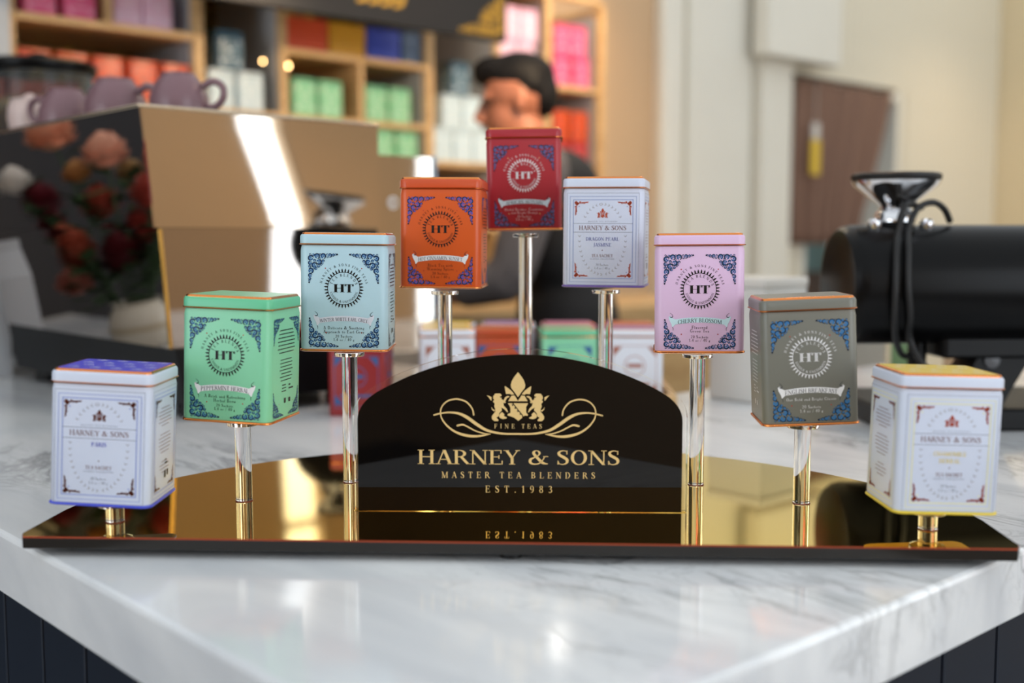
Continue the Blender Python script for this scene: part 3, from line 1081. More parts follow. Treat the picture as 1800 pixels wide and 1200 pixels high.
ht_tin(TINS[3], 'HOT CINNAMON SUNSET', 'orange', (204, 84, 28), BLACKI, WHITEB, NAVYI,
       [('Black Tea with', 872, 26), ('Warming Spices', 904, 26), ('20 Sachets', 942, 23), ('1.4 oz / 40 g', 972, 23)],
       'burnt orange tea tin with a white Hot Cinnamon Sunset ribbon', 'right', lid_rgb=(196, 76, 34), desc_ink=brown_i,
       scroll_c=[mat('violet_blue_ink', srgb(52, 78, 168), .4), NAVYI, REDI])
ht_tin(TINS[4], 'AFRICAN AUTUMN', 'dark_red', (158, 34, 46), SILVERI, PALEB, NAVYI,
       [('Herbal Rooibos, Cranberry,', 878, 24), ('and Bright Orange', 908, 24), ('20 Sachets', 944, 22), ('1.4 oz / 40 g', 972, 22)],
       'dark red tea tin on the tallest pole, with an African Autumn ribbon', None, desc_ink=silver_desc,
       scroll_c=[mat('slate_blue_ink', srgb(58, 92, 146), .4), NAVYI, GOLDP])
ht_tin(TINS[6], 'CHERRY BLOSSOM', 'lilac_pink', (214, 182, 214), BLACKI, mat('ribbon_aqua', srgb(192, 220, 228), 0.4), NAVYI,
       [('Flavored', 863, 26), ('Green Tea', 893, 26), ('20 Sachets', 940, 23), ('1.4 oz / 40 g', 968, 23)],
       'lilac pink tea tin with a pale Cherry Blossom ribbon', None)
ht_tin(TINS[7], 'ENGLISH BREAKFAST', 'olive_grey', (112, 112, 104), SILVERI, WHITEB, NAVYI,
       [('Our Bold and Bright Classic', 872, 23), ('20 Sachets', 930, 23), ('1.4 oz / 40 g', 962, 23)],
       'olive grey tea tin with a white English Breakfast ribbon', 'left',
       scroll_c=[mat('azure_ink', srgb(30, 112, 172), .4), NAVYI, REDI])

VX = 1 / 8900.0
wx = lambda px: (px - 440) * VX
wy = lambda py: (1072 - py) * VX


def copper_corner():
    """A slim copper leaf corner, 1 unit each way, growing +x, -y from 0,0."""
    out = []
    rnd = random.Random(5)
    for k in range(2):
        g = []
        for i in range(6):
            a = i / 6
            w = .16 * (1 - a) + .03
            b_ = .06 + .05 * math.sin(i * 2.1)
            g += disc2(a * .92 + .05, b_ + .02, w * .5, 7)
            g += sp([(a * .9, .02, .05), (a * .9 + .1, .16 - .1 * a, .05), (a * .9 + .2, .06, .02)], 3)
        g += sp([(.5, .08, .05), (.75, .05, .06), (1.0, .0, .01)], 3)
        if k:
            g = [[(y, x) for x, y in p] for p in g]
        out += g
    out += disc2(.16, .16, .09, 8)
    return out


CORNER = copper_corner()


def white_tin(spec, name_lines, key, accent, name_rgb, top_rgb, base_rgb, label, side, frame_rgb, corner_rgb=(150, 72, 46), top_marks=True):
    x, y, yaw, zb, rl = spec
    root = empty('tea_tin', (x, y, zb), rot=(0, rl, yaw))
    tag(root, label, 'tea tin', 'tea tins on the display stand')
    wm = mat('tin_white', srgb(198, 205, 222), 0.32, noise=.01, scale=60)
    tm = mat('tin_top_' + key, srgb(*top_rgb), 0.35, noise=.02, scale=60)
    bm__ = mat('tin_base_' + key, srgb(*base_rgb), 0.3)
    tin_bits(root, (wm, wm), tm, bm__)
    fi = mat('frame_ink_' + key, srgb(*frame_rgb), .4)
    ci = mat('corner_ink_' + key, srgb(*corner_rgb), .28, .55)
    ni = mat('name_ink_' + key, srgb(*name_rgb), .4)
    ti = mat('warm_grey_ink', srgb(128, 96, 96), .4)
    def frames(face, hw):
        g = TW / 2 if face == 'front' else TD / 2
        o1 = frame2(-hw, wy(1050), hw, wy(255), 2.4 * VX)
        o2 = frame2(-hw + .0026, wy(1025), hw - .0026, wy(283), 4.5 * VX)
        o3 = frame2(-hw + .0057, wy(995), hw - .0057, wy(310), 7 * VX)
        prnt(root, 'frame_line', o1, GREYI, face)
        prnt(root, 'frame_line', o2 + o3, fi, face)
        L = 122 * VX
        for (sx_, py, fy) in ((-1, 330, -1), (1, 330, -1), (-1, 978, 1), (1, 978, 1)):
            X0 = sx_ * (hw - .0077)
            prnt(root, 'corner_leaf', [[(X0 - sx_ * a * L, wy(py) + fy * b_ * L) for a, b_ in p] for p in CORNER], ci, face)
        bl = []
        for (sx_, py) in ((-1, 372), (1, 372), (-1, 938), (1, 938)):
            bl += disc2(sx_ * (hw - .0116), wy(py), 6 * VX, 8)
        prnt(root, 'corner_dot', bl, fi, face)
    hw = 312 * VX
    frames('front', hw)
    # wreath of little chevrons
    wr = []
    n = 42
    for i in range(n):
        a = 2 * PI * (i + .5) / n
        px, py = 200 * math.cos(a), 303 * math.sin(a)
        if -70 < 655 - py - 555 < 40 and abs(px) > 100:
            pass
        yy = 655 - py
        if 498 < yy < 606:
            continue
        tx, ty = -200 * math.sin(a), 303 * math.cos(a)
        l = math.hypot(tx, ty)
        tx, ty = tx / l, ty / l
        if px < 0:
            tx, ty = -tx, -ty
        if ty < 0 and False:
            tx, ty = -tx, -ty
        nx_, ny_ = -ty, tx
        for s_ in (-1, 1):
            p0 = (px, py)
            p1 = (px + tx * 13 + s_ * nx_ * 11, py + ty * 13 + s_ * ny_ * 11)
            wr += strip([(wx(437 + p0[0]), wy(655 - p0[1]), 5.5 * VX), (wx(437 + p1[0]), wy(655 - p1[1]), 4 * VX)])
    prnt(root, 'wreath', wr, mat('wreath_ink', srgb(168, 166, 172), .4))
    prnt(root, 'crest', tf(CREST, 84 * VX, wx(437), wy(470)), ci, label='small copper crest')
    prnt(root, 'rule_line', rect(-hw + .006, wy(519), hw - .006, wy(516)) + rect(-hw + .006, wy(594), hw - .006, wy(591)), GREYI)
    tx = text('HARNEY & SONS', wx(437), wy(574), 38 * VX, stretch=412 * VX)
    prnt(root, 'lettering', tx, ti)
    tx = []
    for ln, py in name_lines:
        tx += text(ln, wx(437), wy(py), 30 * VX, .04)
    prnt(root, 'name_lettering', tx, ni)
    tx = text('TEA SACHET', wx(437), wy(808), 25 * VX, .02) + disc2(wx(437), wy(749), 5 * VX)
    prnt(root, 'lettering', tx, ti)
    tx = text('CLASSIC COLLECTION', wx(437), wy(830), 12 * VX, width=208 * VX) + text('MASTER TEA BLENDERS', wx(437), wy(506), 11 * VX, width=250 * VX)
    tx += text('20 Sachets', wx(437), wy(882), 19 * VX, .06) + text('1.4 oz / 40 g', wx(437), wy(912), 19 * VX, .06)
    prnt(root, 'lettering', tx, GREYI)
    if side:
        frames(side, TD / 2 - .0052)
        rnd = random.Random(len(key))
        dk = dashes(rnd, 0, wy(400), (.6, .9, .95, .8, .9, .5), 25 * VX, .036, 5 * VX)
        dk += dashes(rnd, 0, wy(590), (.7, .9, .85, .9, .8, .6), 26 * VX, .034, 5 * VX)
        dk += dashes(rnd, 0, wy(790), (.5, .8, .8, .5), 26 * VX, .030, 5 * VX)
        prnt(root, 'side_lettering', dk, ti, side)
        if side == 'right':
            prnt(root, 'side_mark', rect(.002, wy(790), .004, wy(778)) + rect(.001, wy(815), .008, wy(802)) + rect(.0, wy(915), .004, wy(862)) + rect(.007, wy(905), .010, wy(862)), BLACKI, side, e=.0003)
    if top_marks:
        mk = []
        for j in range(4):
            for i in range(4):
                mk += tf(CREST, .0080, -.026 + i * .0165 + (j % 2) * .006, -.025 + j * .0155)
        prnt(root, 'lid_print', mk, mat('lid_mark_' + key, srgb(*[min(255, int(v * .35 + 165)) for v in top_rgb]), .4), 'top')
    return root


white_tin(TINS[0], [('PARIS', 648)], 'blue', None, (58, 66, 180), (60, 68, 200), (66, 78, 196),
          'white tea tin with a bright blue lid top, labelled Paris, at the far left', 'right', (142, 156, 208), (112, 58, 44))
white_tin(TINS[5], [('DRAGON PEARL', 666), ('JASMINE', 716)], 'violet', None, (84, 92, 158), (206, 96, 60), (108, 84, 156),
          'white tea tin labelled Dragon Pearl Jasmine with a violet base rim', 'right', (150, 164, 200), (204, 96, 70), top_marks=False)
white_tin(TINS[8], [('CHAMOMILE', 668), ('HERBAL', 716)], 'yellow', None, (226, 200, 96), (216, 186, 66), (222, 196, 60),
          'white tea tin with a yellow lid top, labelled Chamomile Herbal, at the far right', 'left', (226, 222, 176), (158, 66, 46))

# ================================================================== TINS IN A TRAY BEHIND THE SIGN
def simple_tin_meshes(key, body, lid, top, label_c):
    """body, lid, bead and label patch of a tin for the back of the shop, as shared meshes."""
    rr = lambda i, z, r=RC: rrect(0, 0, TW / 2 - i, TD / 2 - i, max(r - i, .002), 3, z)
    out = {}
    def keep(nm, mb, m, smooth=40):
        me = bpy.data.meshes.new(nm + '_' + key)
        me.from_pydata(mb.v, [], mb.f)
        me.materials.append(m)
        me.polygons.foreach_set('use_smooth', [True] * len(me.polygons))
        me.set_sharp_from_angle(angle=R(smooth))
        out[nm] = me
    keep('body', MB().loft([rr(.0006, 0), rr(.0002, .002), rr(.0002, TS - .002)], True), body)
    keep('lid', MB().loft([rr(-.0002, TS + .0008), rr(-.0002, TS + TL - .001), rr(.002, TS + TL)], True), lid)
    keep('lid_bead', MB().loft([rr(.0, TS - .0015), rr(-.0012, TS - .0007), rr(-.0012, TS + .0002), rr(.0, TS + .0007)], True), COPPER)
    keep('lid_edge', MB().loft([rr(.002, TS + TL + .0001), rr(.003, TS + TL + .0010), rr(.0045, TS + TL + .0010)], True), COPPER)
    keep('lid_panel', MB().loft([rr(.0046, TS + TL + .0002), rr(.0046, TS + TL + .0012)], True), top)
    p = MB()
    for s_ in (0, 1, 2, 3):
        a, hw = (TD / 2, TW / 2 - .009) if s_ % 2 == 0 else (TW / 2, TD / 2 - .009)
        cr, sr = (1, 0, -1, 0)[s_], (0, 1, 0, -1)[s_]
        fn = lambda u, v: (cr * u + sr * (a - .0001), -cr * (a - .0001) + sr * u, v)
        planar(p, frame2(-hw, .012, hw, .084, .0008), fn)
        planar(p, arc(0, .055, .015, .015, 0, 360, .0012, .0012, 16), fn)
        planar(p, rect(-.010, .0525, .010, .058), fn)
        planar(p, rect(-.022, .026, .022, .030), fn)
        for (sx_, zz) in ((-1, .082), (1, .082), (-1, .016), (1, .016)):
            planar(p, [[(sx_ * hw * .98, zz), (sx_ * hw * .58, zz), (sx_ * hw * .98, zz + (-.014 if zz > .05 else .014))]], fn)
    me = bpy.data.meshes.new('label_print_' + key)
    me.from_pydata(p.v, [], p.f)
    me.materials.append(label_c)
    out['label_print'] = me
    return out


def place_tin(meshes, loc, rz, label, group, parts=('body', 'lid', 'lid_bead', 'lid_edge', 'lid_panel', 'label_print')):
    root = empty('tea_tin', loc, rz)
    tag(root, label, 'tea tin', group)
    for p_ in parts:
        me = meshes[p_]
        par = root
        o = link(p_, me, par)
    return root


def P(rgb, name=None, rough=.34):
    nm = name or 'paint_%d_%d_%d' % tuple(rgb)
    return mat(nm, srgb(*rgb), rough)


GI = P((120, 128, 150)); CI = P((158, 96, 78)); BI = P((44, 88, 140))
KINDS = {
    'white_yellow': (P((214, 217, 226)), P((214, 217, 226)), P((216, 186, 66)), CI),
    'white_purple': (P((214, 217, 226)), P((214, 217, 226)), P((128, 92, 160)), CI),
    'rust': (P((176, 72, 40)), P((176, 72, 40)), P((176, 72, 40)), BI),
    'green': (P((126, 196, 156)), P((96, 184, 142)), P((110, 190, 150)), BI),
    'pink': (P((200, 140, 160)), P((196, 130, 152)), P((190, 120, 150)), BI),
    'dark_red': (P((140, 34, 36)), P((140, 34, 36)), P((140, 34, 36)), BI),
    'olive': (P((112, 112, 104)), P((112, 112, 104)), P((140, 130, 110)), BI),
    'orange': (P((206, 72, 20)), P((204, 84, 34)), P((200, 72, 26)), P((140, 70, 56))),
    'pale_blue': (P((196, 214, 220)), P((206, 220, 224)), P((196, 214, 220)), P((226, 230, 230))),
    'teal_dark': (P((60, 92, 108)), P((64, 98, 112)), P((60, 92, 108)), P((200, 214, 220))),
    'light_green': (P((130, 196, 146)), P((110, 180, 136)), P((120, 186, 140)), P((214, 232, 206))),
    'light_pink': (P((234, 186, 208)), P((228, 172, 200)), P((234, 186, 208)), P((246, 222, 232))),
    'hot_pink': (P((226, 88, 132)), P((218, 76, 122)), P((226, 88, 132)), P((246, 170, 192))),
    'crimson': (P((176, 40, 44)), P((170, 36, 42)), P((176, 40, 44)), P((214, 120, 110))),
    'violet': (P((104, 84, 140)), P((96, 78, 132)), P((104, 84, 140)), P((214, 206, 224))),
}
KM = {k: simple_tin_meshes(k, *v) for k, v in KINDS.items()}

TRAYZ = COUNTER + .001
tray = empty('wooden_tray', (-.010, 1.715, TRAYZ), R(-2))
tag(tray, 'low oak tray holding spare tea tins, behind the black sign', 'tray')
MB().bevbox(-.133, .235, -.115, .085, 0, .008, .003).build('tray_floor', WOODH, tray)
for (x0, x1, y0, y1) in ((-.142, .245, -.125, -.1155), (-.142, .245, .0855, .095), (-.142, -.1335, -.115, .085), (.2355, .245, -.115, .085)):
    MB().bevbox(x0, x1, y0, y1, 0, .026, .002).build('tray_rim', WOODH, tray)
g_ = 'spare tea tins behind the black sign'
tz = TRAYZ + .009
CL = [('white_yellow', -.094, 1.652, 4, 'white spare tin with a yellow lid in the front row of the tray'),
      ('rust', -.015, 1.662, -3, 'rust orange spare tin in the front row, behind the tallest pole'),
      ('green', .080, 1.650, 4, 'mint green spare tin in the front row of the tray'),
      ('white_purple', .178, 1.652, -6, 'white spare tin with a purple lid at the right end of the front row'),
            ('white_yellow', -.098, 1.745, -5, 'white spare tin with a yellow lid in the back row of the tray'),
      ('white_purple', -.006, 1.758, 2, 'white spare tin with a purple lid behind the rust orange tin'),
      ('pink', .086, 1.745, 3, 'dusty pink spare tin behind the mint green one'),
      ('rust', .176, 1.748, -4, 'rust orange spare tin at the right end of the back row')]
place_tin(KM['dark_red'], (-.212, 1.602, COUNTER + .0005), R(-4), 'dark red spare tin on the marble left of the oak tray, beside the steel machine', g_)
for k, x, y, a, lb in CL:
    place_tin(KM[k], (x, y, tz), R(a), lb, g_)

# ================================================================== ESPRESSO MACHINE
mach = empty('espresso_machine', ab(.53, 1.35, COUNTER + .0005), TH)
tag(mach, 'large polished steel espresso machine on a black base, at the left', 'coffee machine')
def L_(a, b_, z):
    return (a - .53, b_ - 1.35, z - COUNTER)
def hexa(c0, c1):
    """frustum between two rectangles given as (a0, a1, b0, b1, z)"""
    m = MB()
    rings = []
    for (a0, a1, b0, b1, z) in (c0, c1):
        rings.append([L_(a0, b0, z), L_(a1, b0, z), L_(a1, b1, z), L_(a0, b1, z)])
    return m.loft(rings, True)
for (a, b_) in ((.42, 1.08), (.66, 1.08), (.42, 1.62), (.66, 1.62)):
    q = L_(a, b_, COUNTER)
    MB().lathe([(.022, .0), (.024, .004), (.018, .022)], 16, q).build('foot', RUBBER, mach, smooth=40)
hexa((.380, .70, 1.030, 1.66, COUNTER + .022), (.368, .70, 1.030, 1.66, .082)).build('base', BLACKM, mach)
low = hexa((.366, .70, 1.040, 1.66, .0825), (.352, .70, 1.034, 1.70, .2425)).build('lower_body', MIRRORD, mach)
# the upper shell: each side its own slightly bowed sheet
upz0, upz1 = .243, .396
def sheet(p00, p10, p01, p11, bow, nrm, nu=14, nv=8, thick=.003):
    """bowed sheet between four corners (bottom-left, bottom-right, top-left, top-right)."""
    m = MB()
    V = Vector
    grid = []
    for off in (0, 1):
        for j in range(nv + 1):
            for i in range(nu + 1):
                s_, t_q = i / nu, j / nv
                q = (V(p00) * (1 - s_) + V(p10) * s_) * (1 - t_q) + (V(p01) * (1 - s_) + V(p11) * s_) * t_q
                q = q + V(nrm) * (bow * 4 * s_ * (1 - s_) * (0.4 + .6 * t_q) + bow * .6 * math.sin(s_ * 9) * .15 - off * thick)
                grid.append(tuple(q))
    n1 = (nu + 1) * (nv + 1)
    fs = []
    for j in range(nv):
        for i in range(nu):
            a = j * (nu + 1) + i
            fs.append((a, a + 1, a + nu + 2, a + nu + 1))
            fs.append((a + n1, a + nu + 1 + n1, a + nu + 2 + n1, a + 1 + n1))
    for i in range(nu):
        fs.append((i, i + n1, i + 1 + n1, i + 1))
        a = nv * (nu + 1) + i
        fs.append((a, a + 1, a + 1 + n1, a + n1))
    for j in range(nv):
        a = j * (nu + 1)
        fs.append((a, a + nu + 1, a + nu + 1 + n1, a + n1))
        a += nu
        fs.append((a, a + n1, a + nu + 1 + n1, a + nu + 1))
    m.add(grid, fs)
    return m
sheet(L_(.342, 1.030, upz0), L_(.70, 1.030, upz0), L_(.324, 1.022, upz1), L_(.70, 1.030, upz1), -.0012, (0, -1, 0)).build('side_panel', MIRROR, mach, smooth=60)
sheet(L_(.342, 1.92, upz0), L_(.342, 1.030, upz0), L_(.324, 1.95, upz1), L_(.324, 1.022, upz1), -.0012, (-1, 0, 0)).build('back_panel', MIRRORD, mach, smooth=60)
m = MB()
m.loft([[L_(.347, 1.036, upz0 + .001), L_(.699, 1.036, upz0 + .001), L_(.699, 1.915, upz0 + .001), L_(.347, 1.915, upz0 + .001)],
        [L_(.330, 1.028, upz1 - .001), L_(.699, 1.034, upz1 - .001), L_(.699, 1.945, upz1 - .001), L_(.330, 1.945, upz1 - .001)]], True)
m.build('upper_body', BLACKM, mach)
m = MB().tube([L_(.323, 1.94, upz1 + .001), L_(.323, 1.021, upz1 + .001), L_(.70, 1.029, upz1 + .001)], .0022, 8)
m.build('top_trim', mat('warm_steel', srgb(206, 188, 164), .2, 1.0), mach, smooth=60)
m = MB().tube([L_(.366, 1.0385, .084), L_(.352, 1.0325, .241)], .003, 8)
m.build('corner_trim', mat('brass', srgb(226, 178, 96), .15, 1.0), mach, smooth=60)
# the lower second housing on the barista's side
hexa((.7005, .938, 1.20, 1.66, COUNTER + .001), (.7005, .938, 1.20, 1.70, .368)).build('group_housing', MIRROR, mach)
MB().bevbox(*[v for v in (.9385 - .53, .946 - .53, 1.196 - 1.35, 1.70 - 1.35, .0, .371 - COUNTER)], .002).build('housing_edge', P((136, 152, 168), None, .4), mach)
m = MB()
rings_ = arc(0, 0, .011, .011, 0, 360, .0022, .0022, 24) + arc(0, 0, .006, .006, 30, 330, .0018, .0018, 14)
planar(m, rings_, lambda x, y: L_(.852 + x, 1.1996, .289 + y))
m.build('round_badge', P((226, 230, 232)), mach)

# ------------------------------------------------------------------ cups upside down on the machine
CUPM = mat('mauve_glaze', srgb(122, 92, 98), .3, noise=.04)
CUPR = mat('cup_rim_clay', srgb(186, 182, 178), .5)
def cup(loc, rz, label, s=1.0):
    root = empty('coffee_cup', loc, rz)
    tag(root, label, 'cup', 'mauve cups drying on the espresso machine')
    prof = [(.0405, .003), (.0418, .012), (.040, .030), (.034, .046), (.026, .056), (.0235, .059), (.0235, .062), (.0215, .062), (.021, .058)]
    MB().lathe([(r * s, z * s) for r, z in prof], 28).build('cup_body', CUPM, root, smooth=50)
    MB().lathe([(r * s, z * s) for r, z in ((.038, .0002), (.0405, .0002), (.0412, .0029), (.038, .0029))], 28).build('cup_rim', CUPR, root, smooth=40)
    pts = spline([(.037 * s, 0, .044 * s), (.052 * s, 0, .050 * s), (.066 * s, 0, .042 * s), (.066 * s, 0, .026 * s), (.054 * s, 0, .015 * s), (.040 * s, 0, .016 * s)], 4)
    MB().tube(pts, .0052 * s, 8).build('cup_handle', CUPM, root, smooth=60)
zc = upz1 + .0008
cup(ab(.415, 1.300, zc), R(-20), 'mauve cup upside down in the middle of the machine top, its pale rim facing front', 1.12)
cup(ab(.435, 1.135, zc), R(-12), 'mauve cup upside down nearest the front corner of the machine top', 1.0)
cup(ab(.395, 1.440, zc), R(160), 'mauve cup upside down behind the pale-rimmed one on the machine top', 1.05)
pj = empty('sugar_pot', ab(.39, 1.58, zc), TH)
tag(pj, 'small pinkish white pot on the machine top, left of the mauve cups', 'pot')
MB().lathe([(.026, 0), (.032, .004), (.036, .03), (.034, .05), (.030, .056)], 24).build('pot_body', P((206, 184, 178)), pj, smooth=40)
MB().lathe([(.031, .0565), (.031, .060), (.012, .064), (.006, .070), (.0, .071)], 24).build('pot_lid', P((206, 184, 178)), pj, smooth=40)

# ------------------------------------------------------------------ grinder with a glass hopper, behind the machine
gr = empty('hopper_grinder', ab(.60, 2.10, COUNTER + .0005), TH)
tag(gr, 'coffee grinder with a round smoked glass hopper and black lid, behind the steel machine', 'grinder')
MB().bevbox(-.09, .09, -.11, .11, 0, .36, .01).build('grinder_body', BLACKM, gr)
MB().lathe([(.07, .361), (.085, .40), (.108, .50), (.108, .585)], 36).build('hopper', mat('smoked_glass', srgb(120, 130, 134), .02, 0, trans=.85, ior=1.2), gr, smooth=40)
MB().lathe([(.113, .586), (.116, .590), (.116, .606), (.108, .612), (.02, .616)], 36).build('hopper_lid', BLACKS, gr, smooth=40)
MB().lathe([(.02, .617), (.018, .63), (.0, .634)], 16).build('lid_knob', BLACKS, gr, smooth=40)

# ------------------------------------------------------------------ white carton and glass at the far left
ct = empty('paper_carton', ab(.335, 1.76, COUNTER + .0005), TH + R(8))
tag(ct, 'white paper carton standing at the far left end of the steel machine', 'carton')
m = MB()
m.loft([[(-.05, -.05, 0), (.05, -.05, 0), (.05, .05, 0), (-.05, .05, 0)], [(-.05, -.05, .17), (.05, -.05, .17), (.05, .05, .17), (-.05, .05, .17)], [(-.05, -.004, .215), (.05, -.004, .215), (.05, .004, .215), (-.05, .004, .215)]], True)
m.build('carton_body', P((206, 210, 216)), ct)
MB().box(-.05, .05, -.004, .004, .2155, .232).build('carton_crimp', P((206, 210, 216)), ct)
# ------------------------------------------------------------------ bouquet that the machine's back panel mirrors
VA, VBB = .13, 1.66
vase = empty('flower_vase', ab(VA, VBB, COUNTER + .0005), TH)
tag(vase, 'cream vase of flowers mirrored in the left side of the steel machine', 'vase')
MB().lathe([(.038, 0), (.052, .010), (.058, .040), (.052, .068), (.042, .082), (.046, .088), (.041, .088), (.037, .080), (.043, .055), (.042, .02), (.0, .016)], 28, caps=False).build('vase_body', P((214, 206, 190)), vase, smooth=50)
MB().lathe([(.0575, .036), (.0595, .041), (.0585, .046)], 28, caps=False).build('vase_band', P((190, 176, 150)), vase, smooth=50)
def flower(da, db, z, r, rgb, label, kind='rose', stem_rgb=(52, 74, 44)):
    top = ab(VA + da, VBB + db, z)
    foot = ab(VA + da * .12, VBB + db * .12, COUNTER + .03)
    root = empty('flower', top)
    tag(root, label, 'flower', 'flowers in the cream vase')
    rnd = random.Random(int(r * 1e4) + int(z * 1e4))
    m = MB()
    m.ell((0, 0, 0), (r * .62, r * .62, r * .5), 10)
    n = 70 if kind == 'rose' else 120
    for i in range(n):
        zq = 1 - 1.55 * (i + .5) / n
        a = i * 2.39996
        el = math.asin(zq) + R(rnd.uniform(4, 16))
        dr = Vector((math.cos(a) * math.cos(el), math.sin(a) * math.cos(el), math.sin(el)))
        sd = Vector((-math.sin(a), math.cos(a), 0))
        up = dr.cross(sd)
        rl_ = r * rnd.uniform(.85, 1.08)
        wv = r * (.34 if kind == 'rose' else .17)
        b0 = dr * rl_ * .3
        m.add([b0 - sd * wv * .5, b0 + sd * wv * .5, dr * rl_ * .7 + sd * wv - up * wv * .2, dr * rl_ * .96 + sd * wv * .5 + up * wv * .3, dr * rl_ + up * wv * .5, dr * rl_ * .96 - sd * wv * .5 + up * wv * .3, dr * rl_ * .7 - sd * wv - up * wv * .2], [(0, 1, 2, 6), (6, 2, 3, 5), (5, 3, 4)])
    m.build('petals', mat('petal_%d_%d_%d' % rgb, srgb(*rgb), .6, noise=.15, scale=60), root, smooth=60)
    mid = (foot + top) / 2 + Vector((0, 0, .03))
    st_ = MB().tube([tuple(q - top) for q in (foot, mid, top)], .0025, 6).build('stem', P(stem_rgb, None, .6), root)
    lf = MB()
    for k in range(9):
        q = foot.lerp(top, .50 + .055 * k) - top
        a = rnd.uniform(0, 6.28)
        d = Vector((math.cos(a), math.sin(a), rnd.uniform(-.2, .6))) * .06
        s_ = Vector((-math.sin(a), math.cos(a), 0)) * .017
        lf.add([q, q + d * .5 + s_, q + d, q + d * .5 - s_], [(0, 1, 2, 3)])
    lf.build('leaf', P((60, 86, 50), None, .6), root)
FL = [(.02, .13, .375, .048, (226, 160, 128), 'peach rose standing highest in the vase', 'rose'), (-.03, .03, .325, .045, (230, 172, 146), 'blush rose right of the peach one', 'rose'),
      (.05, .17, .255, .046, (108, 28, 40), 'wine red dahlia on the left of the bunch', 'dahlia'), (-.02, .08, .235, .044, (178, 78, 58), 'coral dahlia in the middle of the bunch', 'dahlia'),
      (-.07, -.03, .240, .046, (170, 70, 56), 'coral dahlia on the right of the bunch', 'dahlia'), (-.01, .04, .150, .055, (92, 18, 26), 'dark maroon dahlia above the vase rim', 'dahlia'),
      (.04, .13, .160, .045, (160, 70, 44), 'rust dahlia low on the left of the bunch', 'dahlia'), (.06, .12, .110, .038, (206, 128, 110), 'pale coral rose lowest in the bunch', 'rose'),
      (-.09, -.06, .300, .034, (206, 112, 66), 'orange lily-like bloom on the right of the bunch', 'rose'), (.08, .20, .300, .036, (232, 226, 218), 'white filler bloom at the back of the bunch', 'rose'),
      (-.05, .00, .190, .034, (150, 50, 40), 'brick red dahlia under the blush rose', 'dahlia'), (.03, .21, .200, .040, (122, 34, 40), 'deep red dahlia at the left rim of the vase', 'dahlia'),
      (.0, .10, .300, .030, (196, 140, 84), 'ochre bloom between the peach and blush roses', 'rose'), (-.08, .06, .285, .028, (186, 150, 100), 'sandy bloom leaning towards the machine', 'rose'),
      (-.09, .02, .175, .032, (84, 20, 28), 'small maroon dahlia nearest the machine', 'dahlia'), (.07, .06, .185, .036, (176, 84, 60), 'terracotta dahlia facing the shop window', 'dahlia')]
for q in FL:
    flower(*q)
wc = empty('paper_cup', ab(.14, 1.36, COUNTER + .0005), TH)
tag(wc, 'white paper cup with a green band near the flower vase, mirrored in the machine', 'cup')
MB().lathe([(.028, 0), (.030, .002), (.040, .11), (.0415, .112), (.0415, .116), (.0385, .116), (.029, .006), (0, .005)], 28, caps=False).build('cup_body', P((226, 228, 226)), wc, smooth=50)
MB().lathe([(.0335, .035), (.0374, .075)], 28, caps=False).build('cup_band', P((40, 110, 80)), wc, smooth=50)

# ================================================================== SHELVES
SB = 2.5
shelf = empty('shelf_unit', ab(0, SB, FLOOR), TH)
tag(shelf, 'tall oak wall shelving filled with coloured tea tins', 'shelving')
def sh(a0, a1, z0, z1, b0=0.0, b1=.36, name='shelf_board', m=WOODH):
    return MB().bevbox(a0, a1, b0, b1, z0 - FLOOR, z1 - FLOOR, .003).build(name, m, shelf)
MB().box(.677, 2.745, .362, .372, 0, 1.07 - FLOOR).build('back_panel', GOLDBACK, shelf)
UP = [(.677, .695, 1.07), (1.160, 1.190, 1.30), (1.425, 1.448, 1.07), (1.950, 1.980, 1.07), (2.240, 2.260, 1.07), (2.470, 2.500, 1.07), (2.735, 2.760, 1.05)]
for a0, a1, zt in UP:
    sh(a0, a1, FLOOR, zt - .003, name='upright', m=WOOD)
    # grey lining on the inside of each bay
    if a0 > .8:
        MB().box(a0 - .0035, a0 - .0005, .02, .36, .30 - FLOOR, zt - .03 - FLOOR).build('lining', GREYP, shelf)
BAYS = [(.6955, 1.1595), (1.1905, 1.4245), (1.4485, 1.9495), (1.9805, 2.2395), (2.2605, 2.4695), (2.5005, 2.7345)]
SH = [(.757, .565), (.565,), (.752, .565, .436), (.457,), (.770, .565), (.742, .445)]
for (a0, a1), zs in zip(BAYS, SH):
    for z in zs:
        sh(a0, a1, z, z + .018)
    sh(a0, a1, .25, .268)
sh(.922, .938, .7755, 1.05, name='divider', m=WOOD)
sh(1.694, 1.712, .5835, .7515, name='divider', m=WOOD)
sh(.6955, 1.1595, 1.052, 1.07, name='top_board')
sh(1.1905, 2.4695, 1.052, 1.07, name='top_board')
# rounded top right corner of the frame
m = MB().tube([(2.50, -.002, 1.062 - FLOOR)] + [(2.715 + .038 * math.sin(R(a)), -.002, 1.024 - FLOOR + .038 * math.cos(R(a))) for a in range(0, 91, 15)] + [(2.753, -.002, .20 - FLOOR)], .011, 10)
m.build('frame_trim', WOOD, shelf, smooth=60)

